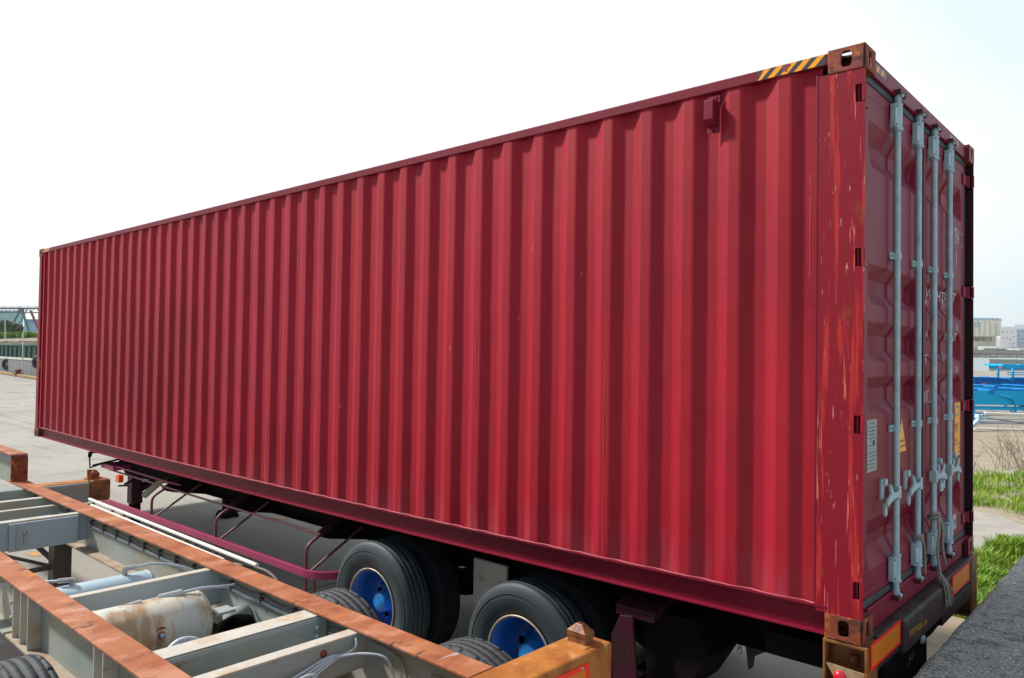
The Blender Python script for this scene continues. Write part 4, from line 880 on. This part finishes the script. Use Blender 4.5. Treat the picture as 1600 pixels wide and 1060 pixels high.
mb = MB(); mb.tube(spline([(-.90, .44, -.02), (-.72, .445, -.04), (-.66, .445, -.10), (-.56, .445, -.30)]), .0055, 7); mb.tube(spline([(-.42, .44, -.05), (-.47, .44, -.06), (-.49, .44, -.12), (-.46, .44, -.24)]), .007, 8); mb.tube(spline([(-.42, .44, -.05), (-.30, .44, -.075), (-.2, .44, -.12)]), .007, 8); mb.build('brake_line', 'hosebrown', T2)
# white pipes beside the rail
MB().tube([(-5.05, .585, .012), (-2.62, .560, .012)], .011, 10).build('white_pipe', 'whitepipe', T2)
MB().tube([(-5.30, .655, .018), (-4.2, .648, .018), (-2.34, .635, .018)], .014, 10).build('white_pipe', 'whitepipe', T2)
mb = MB()
for x in (-5.2, -4.75, -4.5, -3.35, -3.2): mb.box(x-.016, x+.016, .48, .66, -.01, .0)
mb.build('pipe_clip', 'steeldark', T2); MB().box(-5.25, -4.4, .50, .66, -.035, -.012).build('pipe_tray', 'dustflange', T2)
mb = MB(); mb.tube(spline([(-2.6, .62, -.02), (-2.35, .70, -.03), (-2.2, .72, -.10), (-2.15, .72, -.2)]), .010, 8); mb.build('hose', 'hosebrown', T2)
# axles and wheels
for x in (-2.07, -.83):
    wheel(T2, x, WZ, 1.055, 1, .31, 'tyre_tread', True, 'steeldark', 'steeldark'); wheel(T2, x-.06, WZ+.035, -1.0, -1, .31, 'tyre_tread', True, 'steeldark', 'steeldark')
    MB().tube([(x, -1.0, WZ-.02), (x, 1.0, WZ-.02)], .06, 14).build('axle', 'steeldark', T2)
    mb = MB()
    for yb in (.47, -.47): mb.prism([(x-.5, WZ+.2), (x, WZ+.12), (x+.5, WZ+.2), (x+.5, WZ+.24), (x, WZ+.19), (x-.5, WZ+.24)], 1, yb-.04, yb+.04); mb.prism([(x-.60, -.285), (x-.45, -.285), (x-.49, WZ+.18), (x-.56, WZ+.18)], 1, yb-.05, yb+.05)
    mb.build('leaf_spring', 'steeldark', T2)

# ================================================================== BACKGROUND
def bgbox(p0, p1, q0, q1, D, thick, name, m, parent=None, base=None):
    """block whose front stands at depth D; p = columns, q = rows"""
    a, b = px(p0, (q0+q1)/2, D), px(p1, (q0+q1)/2, D); zt = px((p0+p1)/2, q0, D).z; zb = px((p0+p1)/2, q1, D).z if base is None else base
    f = ((a+b)/2-CAM); f.z = 0; f = f.normalized()*thick; mb = MB()
    V = [(a.x, a.y, zb), (b.x, b.y, zb), (b.x+f.x, b.y+f.y, zb), (a.x+f.x, a.y+f.y, zb), (a.x, a.y, zt), (b.x, b.y, zt), (b.x+f.x, b.y+f.y, zt), (a.x+f.x, a.y+f.y, zt)]
    mb.add(V, [(0, 3, 2, 1), (4, 5, 6, 7), (0, 1, 5, 4), (1, 2, 6, 5), (2, 3, 7, 6), (3, 0, 4, 7)])
    if name is None: return mb
    return mb.build(name, m, parent)
def root(p, q, D, name, label, cat, group=None):
    return thing(name, label, cat, tuple(px(p, q, D)), 0, group)
BC = dict(silo=(.66, .66, .52), siloroof=(.20, .38, .56), whouse=(.95, .95, .94), win=(.10, .15, .20), far_quay=(.40, .34, .28), glassy=(.22, .36, .40), column=(.62, .60, .55), brown=(.30, .22, .17),
          rock=(.28, .27, .26), jetty=(.50, .46, .40), blue=(.012, .24, .62), cyan=(.02, .46, .80), darkblue=(.008, .12, .42), redbeam=(.60, .02, .05), hullgrey=(.24, .24, .25), hatch=(.012, .05, .04), cover=(.21, .18, .14), palegreen=(.42, .62, .58),
          steel=(.13, .17, .20), hatchrib=(.03, .09, .075), steelred=(.35, .10, .12), kerb=(.36, .24, .10), lamp=(.5, .5, .48), bluegrey=(.42, .58, .68), boatwhite=(.65, .65, .62), boatyellow=(.60, .48, .22))
for k, c_ in BC.items(): M['bg_'+k] = mat(k, c_, .8, spec=.2, layers=[(tuple(v*.75 for v in c_), .6, one, .45, .7, .5), (tuple(min(1, v*1.2) for v in c_), 2.3, one, .55, .7, .4)])
# --- right: the far shore
DF = 900
sl = root(1540, 551, DF, 'grain_silo', 'large pale grain silo with a blue roof and a square blue emblem', 'silo')
bgbox(1485, 1564, 501, 526, DF, 60, 'silo_wall', 'bg_silo', sl)
mb = MB()
for i in range(9): 
    c_ = px(1489+i*8.6, 513, DF); zt = px(1520, 501, DF).z; zb = px(1520, 525.5, DF).z
    mb.lathe([(3.4, zb), (3.4, zt)], (c_.x, c_.y, 0), 2, 20)
mb.build('silo_cylinder', 'bg_silo', sl)
bgbox(1484, 1565, 497.5, 501, DF-1, 60, 'roof_band', 'bg_bluegrey', sl)
a, b = px(1484, 497.5, DF-1), px(1565, 497.5, DF-1); f_ = Vector((F.x, F.y, 0)).normalized()
mb = MB(); V = [a, b, b+f_*60, a+f_*60, a+f_*25+Vector((0, 0, 3)), b+f_*25+Vector((0, 0, 2.0))-(b-a)*.12]; mb.add(V, [(0, 1, 5, 4), (1, 2, 5), (2, 3, 4, 5), (3, 0, 4), (0, 3, 2, 1)]); mb.build('silo_roof', 'bg_siloroof', sl)
wb = MB()
for i in range(9): p = 1489+i*8.6; wb.v += bgbox(p, p+2.5, 499.2, 500.4, DF-1.5, 1, None, None).v; o = len(wb.v)-8; wb.f += [tuple(o+j for j in t) for t in ((0, 3, 2, 1), (4, 5, 6, 7), (0, 1, 5, 4), (1, 2, 6, 5), (2, 3, 7, 6), (3, 0, 4, 7))]; wb.s += [False]*6
wb.build('roof_window', 'bg_steel', sl)
em = sub('emblem', sl)
for r4 in ((1525, 1532, 504.2, 505.4), (1525, 1532, 510.2, 511.4), (1525, 1526.3, 505.4, 510.2), (1530.7, 1532, 505.4, 510.2)): bgbox(*r4, DF-5, .8, 'emblem_bar', 'bg_siloroof', em)
bgbox(1485, 1556, 526, 540, DF+6, 40, 'silo_base', 'bg_silo', sl)
for i in range(8): bgbox(1488+i*8.4, 1491.5+i*8.4, 526, 533, DF+2, 4, 'silo_leg', 'bg_brown', sl)
for i in range(6): bgbox(1488+i*8.4+4, 1493+i*8.4+3, 527, 533, DF+5.5, .4, 'silo_opening', 'bg_win', sl)
wh = root(1590, 551, DF-60, 'warehouse', 'big white warehouse block with small dark windows across the water', 'warehouse')
bgbox(1563, 1588, 511, 543, DF-60, 50, 'wall', 'bg_whouse', wh); bgbox(1588.3, 1680, 516.5, 543, DF-58, 50, 'shaded_wing_wall', 'bg_bluegrey', wh); bgbox(1585, 1680, 508, 516, DF-50, 40, 'upper_wall', 'bg_whouse', wh)  # shade on the right-hand part is put into its blue-grey wall colour
bgbox(1556, 1562.8, 525.5, 542, DF-58, 30, 'stair_tower', 'bg_whouse', wh)
for pq in [(1567, 518), (1573, 518), (1580, 518.5), (1567, 528), (1573, 528), (1578, 530), (1583, 526), (1578, 537), (1583, 536), (1583, 543-2), (1592, 516.8+1), (1597, 518), (1591, 524), (1598, 528), (1590, 535), (1597, 535), (1593, 530)]:
    bgbox(pq[0], pq[0]+2, pq[1], pq[1]+1.3, DF-61 if pq[0] < 1588 else DF-59, .6, 'window', 'bg_win', wh)
vd = root(1560, 551, DF-120, 'harbour_shed', 'low open shed with white roof edge and dark bays below the silo', 'shed')
bgbox(1536, 1573, 543, 545, DF-120, 20, 'roof', 'bg_whouse', vd); bgbox(1536, 1573, 545.2, 551, DF-104, 2, 'back_wall', 'bg_glassy', vd)
for p in (1536, 1545, 1553.5, 1562, 1571): bgbox(p, p+2.6, 545, 552, DF-119, 2, 'column', 'bg_column', vd)
bgbox(1586, 1680, 544, 545.5, DF-121, 20, 'roof', 'bg_whouse', vd)
bt = root(1525, 551, DF-160, 'boat', 'small white and yellow boat moored below the silo', 'boat')
mb = MB(); a, b = px(1517, 549, DF-160), px(1536, 549, DF-160); d_ = b-a; zt = px(1525, 547.5, DF-160).z; zb = px(1525, 551.6, DF-160).z
def P3(v, z, o=0): return (v.x+f_.x*o, v.y+f_.y*o, z)
mb.add([P3(a, zt, 0), P3(b, zt+.8, 1.5), P3(a, zt, 3), P3(a+d_*.05, zb, .5), P3(b-d_*.12, zb, 1.5), P3(a+d_*.05, zb, 2.5)], [(0, 1, 2), (3, 5, 4), (0, 3, 4, 1), (1, 4, 5, 2), (2, 5, 3, 0)]); mb.build('hull', 'bg_boatwhite', bt)
bgbox(1519, 1528, 541.5, 547.5, DF-159, 2, 'cabin', 'bg_boatyellow', bt); bgbox(1520, 1527, 538.5, 541.5, DF-158.5, 1.5, 'wheelhouse', 'bg_boatwhite', bt)
# trees and cars on the far quay
M['bg_tree'] = M['leaf']
def crown(mb, c, rx, rz, n, s):
    for _ in range(n):
        while True:
            p = Vector((random.uniform(-1, 1), random.uniform(-1, 1), random.uniform(-1, 1)))
            if p.length < 1 and random.random() > .55-mnoise.noise(p*2.3+Vector(c)*.13): break
        p = Vector((p.x*rx, p.y*rx, p.z*rz))+Vector(c); u = Vector((random.gauss(0, 1), random.gauss(0, 1), random.gauss(0, 1))).normalized(); v = u.orthogonal().normalized(); w_ = s*random.uniform(.6, 1.3)
        mb.add([p-u*w_-v*w_*.4, p+u*w_-v*w_*.4, p+u*w_*.3+v*w_*.8, p-u*w_*.5+v*w_*.7], [(0, 1, 2, 3)])
def far_tree(p, qtop, qbase, D, wpx, label, grp, n=260):
    t_ = root(p, qbase, D, 'tree', label, 'tree', grp); a = px(p, qbase, D); h = px(p, qtop, D).z-a.z; r = wpx/FPX*D/2
    mb = MB(); mb.tube([(a.x, a.y, a.z), (a.x+.02*h, a.y, a.z+h*.35), (a.x, a.y, a.z+h*.75)], [h*.035, h*.028, h*.012], 8)
    for k in range(4): an = k*1.7; mb.tube([(a.x, a.y, a.z+h*(.3+.07*k)), (a.x+r*.6*math.cos(an), a.y+r*.6*math.sin(an), a.z+h*.7)], [h*.015, h*.006], 5)
    mb.build('trunk', 'twig', t_)
    m2 = MB(); crown(m2, (a.x, a.y, a.z+h*.62), r, h*.38, n, max(h*.05, r*.09)); m2.build('crown', 'leaf', t_, fix=False)
far_tree(1575, 547, 551.5, DF-130, 6, 'small round green tree right of the open shed', 'trees on the far quay')
far_tree(1584, 546.5, 551.5, DF-132, 7, 'wider green tree standing left of the pale wing of the warehouse', 'trees on the far quay')
far_tree(1598, 545.5, 551.5, DF-130, 9, 'green tree at the right picture edge on the far quay', 'trees on the far quay')
def car(p, D, label, col):
    c_ = root(p, 552, D, 'car', label, 'car', 'cars on the far quay'); mb = MB(); a, b = px(p-2.6, 551, D), px(p+2.6, 551, D); d = b-a; z = px(p, 551.8, D).z
    pr = [(0, .3), (0, .9), (.2, 1.0), (.32, 1.5), (.75, 1.5), (.9, 1.0), (1, .9), (1, .3)]
    mb.add([(a.x+d.x*t+f_.x*o, a.y+d.y*t+f_.y*o, z+h) for o in (0, 1.7) for t, h in pr], [tuple(range(8)), tuple(range(15, 7, -1))]+[(i, i+8, (i+1) % 8+8, (i+1) % 8) for i in range(8)]); mb.build('car_body', col, c_)
    w_ = MB()
    for t in (.2, .8): w_.add([(a.x+d.x*(t+.07*math.cos(q_))+f_.x*o, a.y+d.y*(t+.07*math.cos(q_))+f_.y*o, z+.33+.33*math.sin(q_)) for o in (-.05, 1.75) for q_ in [i*math.pi/5 for i in range(10)]], [tuple(range(10)), tuple(range(19, 9, -1))]+[(i, i+10, (i+1) % 10+10, (i+1) % 10) for i in range(10)])
    w_.build('wheels', 'tyre', c_)
car(1569.5, DF-140, 'white car parked in front of the open shed', 'bg_boatwhite'); car(1563.2, DF-141, 'dark car parked in front of the open shed', 'bg_steel'); car(1592, DF-141, 'blue car parked in front of the warehouse wing', 'bg_siloroof')
tag(bgbox(1380, 2400, 552, 558, DF-170, 400, 'far_quay', 'bg_far_quay'), kind='structure')
# breakwater
random.seed(21); mb = MB()
for i in range(420):
    p = 1490+i*.42; D = 470+random.uniform(-6, 6); c_ = px(p, 562.5, D); r = random.uniform(.4, .95); zc = wlev(c_)+random.uniform(0, 1.1)
    V = [Vector((c_.x+sx*r*random.uniform(.6, 1.1), c_.y+sy*r*random.uniform(.6, 1.1), zc+sz*r*random.uniform(.5, 1))) for sx in (-1, 1) for sy in (-1, 1) for sz in (-1, 1)]
    mb.add(V, [(0, 1, 3, 2), (4, 6, 7, 5), (0, 4, 5, 1), (2, 3, 7, 6), (0, 2, 6, 4), (1, 5, 7, 3)])
tag(mb.build('rubble', 'bg_rock'), 'grey rock breakwater lying low in the harbour water', 'breakwater', kind='stuff')
tag(bgbox(1546, 2300, 567, 588, 115, 14, 'jetty', 'bg_jetty', base=-4), 'brown concrete jetty block behind the blue trailers', 'jetty')
# blue trailers parked side-on
def blue_trailer(p0, p1, D, label, ma='bg_cyan', mb_='bg_blue', lo=.98, dz=0):
    a, b = px(p0, 600, D), px(p1, 600, D); d = Vector((b.x-a.x, b.y-a.y, 0)); Ln = d.length; d.normalize(); nrm = Vector((-d.y, d.x, 0)); 
    o = bpy.data.objects.new('parked_trailer', None); C.objects.link(o); g0 = gz(a.x, a.y); o.location = (a.x, a.y, g0+dz); o.rotation_euler = (0, 0, math.atan2(d.y, d.x)); OFF[o.name] = (0, 0, 0); tag(o, label, 'trailer', 'blue trailers parked across the yard')
    for yb in (.75, 1.75):
        m_ = MB(); m_.box(0, Ln, yb-.07, yb+.07, 1.18, 1.20); m_.box(0, Ln, yb-.01, yb+.01, .80, 1.18); m_.box(.5, Ln-.5, yb-.07, yb+.07, .78, .80); m_.build('frame_rail', mb_, o)
    for x in [0.15]+[1.6+1.9*i for i in range(int((Ln-2)/1.9))]+[Ln-.15]:
        MB().box(x-.10, x+.10, 0, 2.5, 1.05, 1.215).build('bolster', mb_, o, bevel=.01)
    MB().box(.2, Ln-.2, .03, .09, lo, 1.17).build('side_beam', ma, o)
    for z in (.30, .48): MB().box(.4, Ln*.62, -.02, .03, z, z+.085).build('side_guard', ma, o)
    for x in (2.4, 5.2):
        MB().tube(spline([(x-.75, .05, 1.05), (x-.15, -.02, .92), (x, -.03, .72), (x, -.03, .34)]), .045, 8).build('guard_hoop', ma, o); MB().tube([(x-.6, .1, .95), (x-.05, .02, .40)], .03, 6).build('guard_brace', ma, o)
    for x in (Ln*.66, Ln*.66+1.3, Ln*.66+2.6):
        if x < Ln-.6:
            for yy in (.18, 2.3):
                w_ = sub('wheel', o); tyre_mesh((x, yy, .50), .50, .28, .28, -1, 32).build('tyre', 'tyre', w_); MB().lathe([(.285, -.10), (.25, .03), (.12, .05), (.10, -.03), (0, -.03)], (x, yy, .50), 1, 24).build('rim', 'bluerim', w_)
    for yy in (.3, 2.2): MB().box(1.0, 1.14, yy-.07, yy+.07, .05, 1.05).build('landing_leg', ma, o)
    MB().box(-.05, .0, .05, .35, .86, 1.0).build('tail_lamp', 'lampred', o); MB().box(Ln, Ln+.04, .1, 2.4, .85, 1.1).build('end_plate', ma, o)
    return o
blue_trailer(1480, 1900, 27.0, 'nearest bright blue trailer, side-on, with two long guard rails', lo=.66)
blue_trailer(1420, 1800, 30.3, 'blue trailer parked just behind the nearest bright blue one', 'bg_cyan', 'bg_blue', lo=1.06, dz=.0)
blue_trailer(1470, 1740, 37.5, 'dark blue trailer third in the row from the yard', 'bg_darkblue', 'bg_blue', lo=1.0, dz=.05)
blue_trailer(1566, 1900, 62, 'pale blue trailer parked farthest away by the jetty', 'bg_cyan', 'bg_cyan', lo=.9, dz=.25)
rbm = thing('red_beam', 'red steel beam lying on the farthest blue trailer', 'steel beam', tuple(px(1588, 577, 64))); bgbox(1588, 1640, 572.5, 578, 64, .4, 'beam_web', 'bg_redbeam', rbm); bgbox(1588, 1640, 571.6, 572.5, 63.9, .6, 'beam_flange', 'bg_redbeam', rbm)
# drawbar-like arm and white poles on the yard in front
ar = thing('support_arm', 'pale blue steel arm leaning by the near blue trailer with long white rods', 'support arm', tuple(px(1518, 676, 24)))
mb = MB(); a, b = px(1508, 678, 24), px(1535, 650, 24.5); mb.bar(a, b, .10, .12); mb.bar(px(1526, 650, 24.4), px(1540, 653, 24.5), .16, .12); mb.build('arm_beam', 'bg_bluegrey', ar)
MB().tube([px(1522, 670, 24), px(1640, 673.5, 24)], .035, 8).build('white_rod', 'whitepipe', ar); MB().tube([px(1538, 646, 24.5), px(1640, 650, 24.5)], .05, 8).build('white_rod', 'whitepipe', ar)
MB().lathe([(0, 0), (.025, 0), (.025, .07), (0, .07)], px(1537, 649, 24.3), 2, 12).build('arm_pin', 'lampred', ar)
ln_ = thing('lamp_box', 'orange lamp unit on the blue trailer beside a dark clamp', 'lamp', tuple(px(1537, 602, 36))); bgbox(1534, 1540, 599.5, 603.5, 36, .25, 'lamp_body', 'lampor', ln_); bgbox(1540, 1544, 598, 604, 36.1, .3, 'clamp', 'steeldark', ln_)
# --- left: barge at the quay
DB = 72
bg_ = root(20, 590, DB, 'barge', 'long grey barge with dark green hatch sides and dusty covers moored at the quay', 'barge')
def slab(q0l, q0r, q1l, q1r, D0, D1, th, name, m, par):
    """long block seen from column -260 to 130, rows given at columns 0 and 55"""
    V = []; nb_ = (px(55, 560, D1)-px(0, 560, D0)); nb_ = Vector((nb_.y, -nb_.x, 0)).normalized(); nb_ = nb_ if nb_.dot(F) > 0 else -nb_
    zt = (px(0, q0l, D0).z+px(55, q0r, D1).z)/2; zb = (px(0, q1l, D0).z+px(55, q1r, D1).z)/2; A0 = px(0, 560, D0); B0 = px(55, 560, D1)
    for t in (-5, 1.9):
        for z in (zt, zb):
            v = A0+(B0-A0)*t; v = Vector((v.x, v.y, z)); V += [v, v+nb_*th]
    mb = MB(); mb.add(V, [(0, 1, 3, 2), (4, 6, 7, 5), (0, 4, 5, 1), (2, 3, 7, 6), (0, 2, 6, 4), (1, 5, 7, 3)]); return mb.build(name, m, par)
slab(560, 564.5, 596, 604, 71, 61, 11, 'hull', 'bg_hullgrey', bg_); slab(557, 561.5, 560, 564.4, 70.8, 60.8, .4, 'gunwale', 'bg_column', bg_)
slab(540, 541, 563, 568, 73.0, 63, 8, 'hatch_side', 'bg_hatch', bg_); slab(538.6, 539.4, 540, 541, 72.8, 62.8, 8.4, 'hatch_rim', 'bg_hatchrib', bg_)
slab(534, 534, 538.6, 539.4, 73.6, 63.6, 7, 'cover_edge', 'bg_cover', bg_)
random.seed(5); mb = MB(); V = []; nx, ny = 60, 8
A0 = px(0, 538, 73.6); B0 = px(55, 538, 63.6); dd = (B0-A0); n0 = Vector((dd.y, -dd.x, 0)).normalized(); n0 = n0 if n0.dot(F) > 0 else -n0
for j in range(ny+1):
    for i in range(nx+1):
        t = -5+6.9*i/nx; v = A0+dd*t+n0*(j*.85); zc = px(0, 534, 73.6).z
        V.append((v.x, v.y, zc+.42*math.sin(math.pi*j/ny)+.10*mnoise.noise(Vector((i*.7, j*.9, 0)))))
mb.add(V, [(j*(nx+1)+i, j*(nx+1)+i+1, (j+1)*(nx+1)+i+1, (j+1)*(nx+1)+i) for j in range(ny) for i in range(nx)], True); mb.build('hatch_cover', 'bg_cover', bg_, fix=False)
mb = MB()
for i in range(36):
    t = -3+i*.13; v = px(0, 541, 72.9)+(px(55, 541, 62.9)-px(0, 541, 72.9))*t; z1 = px(0, 541, 72.9).z; z0 = px(0, 559, 72.9).z; mb.box(v.x-.07, v.x+.07, v.y-.07, v.y+.07, z0, z1)
mb.build('hatch_rib', 'bg_hatchrib', bg_)
def fender(p, q, label):
    v = px(p, q, 68.6 if p < 30 else 60.6); t_ = MB(); r_ = .30; 
    ax = f_; sd = Vector((-f_.y, f_.x, 0)); pts = [v+(sd*math.cos(a)+Vector((0, 0, 1))*math.sin(a)*1.3)*r_ for a in [i*math.pi/10 for i in range(21)]]; t_.tube(pts, .17, 8, False)
    tt = t_.build('tyre_fender', 'tyre'); tag(tt, label, 'tyre', 'tyre fenders on the barge'); 
fender(11, 569, 'old black tyre hung on the grey barge side, left of the pale pole'); fender(59, 566, 'old black tyre hung on the barge beside the container edge')
# quay kerb with a bollard
mb = MB(); A_ = Vector(outline[1]); B_ = Vector(outline[2]); C_ = Vector(outline[3])
mb.bar(A_+Vector((0, 0, .12)), B_+Vector((0, 0, .12)), .30, .20); mb.bar(B_+Vector((0, 0, .12)), C_+Vector((0, 0, .12)), .30, .20); tag(mb.build('quay_kerb', 'bg_kerb', bevel=.03), 'faded yellow kerb along the quay edge in front of the barge', 'kerb')
bo = B_+(C_-B_)*.30; bd = thing('bollard', 'rusty mooring bollard on the yellow quay kerb', 'bollard', tuple(bo)); MB().lathe([(0, .62), (.20, .60), (.26, .50), (.22, .42), (.15, .36), (.15, .25), (.26, .24), (.26, .2)], tuple(bo), 2, 20).build('bollard_head', 'casting', bd); MB().box(bo.x-.55, bo.x+.2, bo.y-.25, bo.y+.25, bo.z+.20, bo.z+.30).build('bollard_base', 'casting', bd)
pl_ = thing('marker_pole', 'thin pale striped pole standing in front of the grey barge', 'pole', tuple(px(35, 592, 62))); mb = MB(); mb.tube([px(35.5, 594, 62), px(35.5, 520, 62)], .05, 6); mb.build('pole_shaft', 'whitepipe', pl_)
# beyond: hedge, trees, halls, gantry
M['hedge'] = M['grass'].copy(); M['hedge'].name = 'hedge_leaves'
random.seed(31)
def hedge(p0, p1, q0, q1, D, n, s, name, label, cat, m='leaf', kind=None):
    mb = MB()
    for _ in range(n):
        p = random.uniform(p0, p1); q_ = q0+(q1-q0)*random.random()**.8+1.2*mnoise.noise(Vector((p*.25, 0, 2))); v = px(p, q_, D)+f_*random.uniform(0, 3); u = Vector((random.gauss(0, 1), random.gauss(0, 1), random.gauss(0, 1))).normalized()*s*random.uniform(.6, 1.4); w_ = u.orthogonal().normalized()*s*.6
        mb.add([v-u-w_, v+u-w_, v+u*.4+w_, v-u*.5+w_], [(0, 1, 2, 3)])
    return tag(mb.build(name, m, fix=False), label, cat, kind=kind)
hedge(-60, 110, 520.5, 529, 118, 5200, .28, 'hedge', 'clipped bright green hedge behind the barge covers', 'hedge', 'hedge')
tag(bgbox(-200, 160, 526, 545, 119, 60, 'far_bank', 'bg_far_quay', base=-5), kind='structure')
far_tree(6, 500, 529, 128, 32, 'dark green bushy tree at the left picture edge under the gantry', 'trees behind the barge', 1500)
far_tree(24, 505, 528, 131, 22, 'smaller dark green tree right of the bushy one under the gantry', 'trees behind the barge', 900)
h1 = root(5, 529, 210, 'shed_hall', 'pale green windowless shed behind the trees and gantry', 'shed'); bgbox(-60, 36, 486, 530, 210, 40, 'wall', 'bg_palegreen', h1); mb = bgbox(-61, 37, 484.5, 486, 209.5, 41, 'roof', 'bg_whouse', h1)
h2 = root(50, 529, 260, 'shed_hall', 'low blue-grey shed right of the pale green one, beside the container edge', 'shed'); bgbox(37.5, 120, 502, 530, 260, 40, 'wall', 'bg_bluegrey', h2); bgbox(37, 121, 499.5, 502, 259, 42, 'roof', 'bg_siloroof', h2)
# gantry crane
gc = root(33, 524, 165, 'gantry_crane', 'tall steel gantry crane with a lattice bridge and splayed legs', 'crane'); DG = 165
mb = MB(); bt_ = .35
def gb(p0, q0, p1, q1, w_=.28, D=DG, o=0): mb.bar(px(p0, q0, D)+f_*o, px(p1, q1, D)+f_*o, w_, w_, up=(f_.x, f_.y, 0))
gb(-220, 481, 150, 482, .26); gb(-220, 487.5, 150, 488.5, .12); gb(-220, 478, 150, 479.2, .07); gb(-220, 481, 150, 482, .2, o=2.5); gb(-220, 487.5, 150, 488.5, .10, o=2.5)
for i in range(30): p = -215+i*12.3; gb(p, 481, p+6, 488, .08); gb(p+6, 488, p+12.3, 481, .08); gb(p, 478, p, 481, .06)
mb.build('bridge_truss', 'bg_steel', gc)
mb = MB(); gb(33, 482, 22, 503, .3); gb(33.5, 483, 20, 508, .16, o=2); gb(22, 503, 12, 528, .3); gb(34, 484, 46.5, 521, .35); gb(46.5, 521, 48, 528, .35); mb.build('crane_leg', 'bg_steel', gc)
mb = MB(); gb(36, 484, 52, 521, .35, o=2.5); gb(52, 521, 54, 528, .35, o=2.5); mb.build('crane_leg', 'bg_steelred', gc)
mb = MB(); v = px(33, 483.5, DG); mb.box(v.x-.35, v.x+.35, v.y-.5, v.y+.5, v.z-.4, v.z+.4); mb.build('trolley', 'bg_steel', gc)
sl_ = root(8, 528, 100, 'street_lamp', 'grey lamp post with a double arm in front of the dark tree', 'lamp post'); mb = MB(); mb.tube([px(8, 530, 100), px(8, 495, 100)], [.12, .08], 8); mb.build('pole', 'bg_lamp', sl_); mb = MB(); mb.tube([px(-4, 494.5, 100), px(8, 495.5, 100), px(20, 494.5, 100)], .07, 6); mb.build('lamp_arm', 'bg_lamp', sl_); MB().bar(px(15, 494.6, 100), px(20, 494.4, 100), .3, .15).build('lamp_head', 'bg_lamp', sl_); MB().bar(px(-4, 494.4, 100), px(1, 494.8, 100), .3, .15).build('lamp_head', 'bg_lamp', sl_)

# ================================================================== HAZE
hm = bpy.data.materials.new('haze'); hm.use_nodes = True; hn = hm.node_tree.nodes
for n_ in list(hn):
    if n_.type == 'BSDF_PRINCIPLED': hn.remove(n_)
pv = hn.new('ShaderNodeVolumePrincipled'); pv.inputs['Density'].default_value = .00020; pv.inputs['Color'].default_value = (1, 1, 1, 1); pv.inputs['Anisotropy'].default_value = .3
hm.node_tree.links.new(pv.outputs[0], hn['Material Output'].inputs['Volume']); M['haze'] = hm
tag(MB().box(-6100, 6100, -320, 6100, -12, 92).build('haze', 'haze'), kind='stuff')
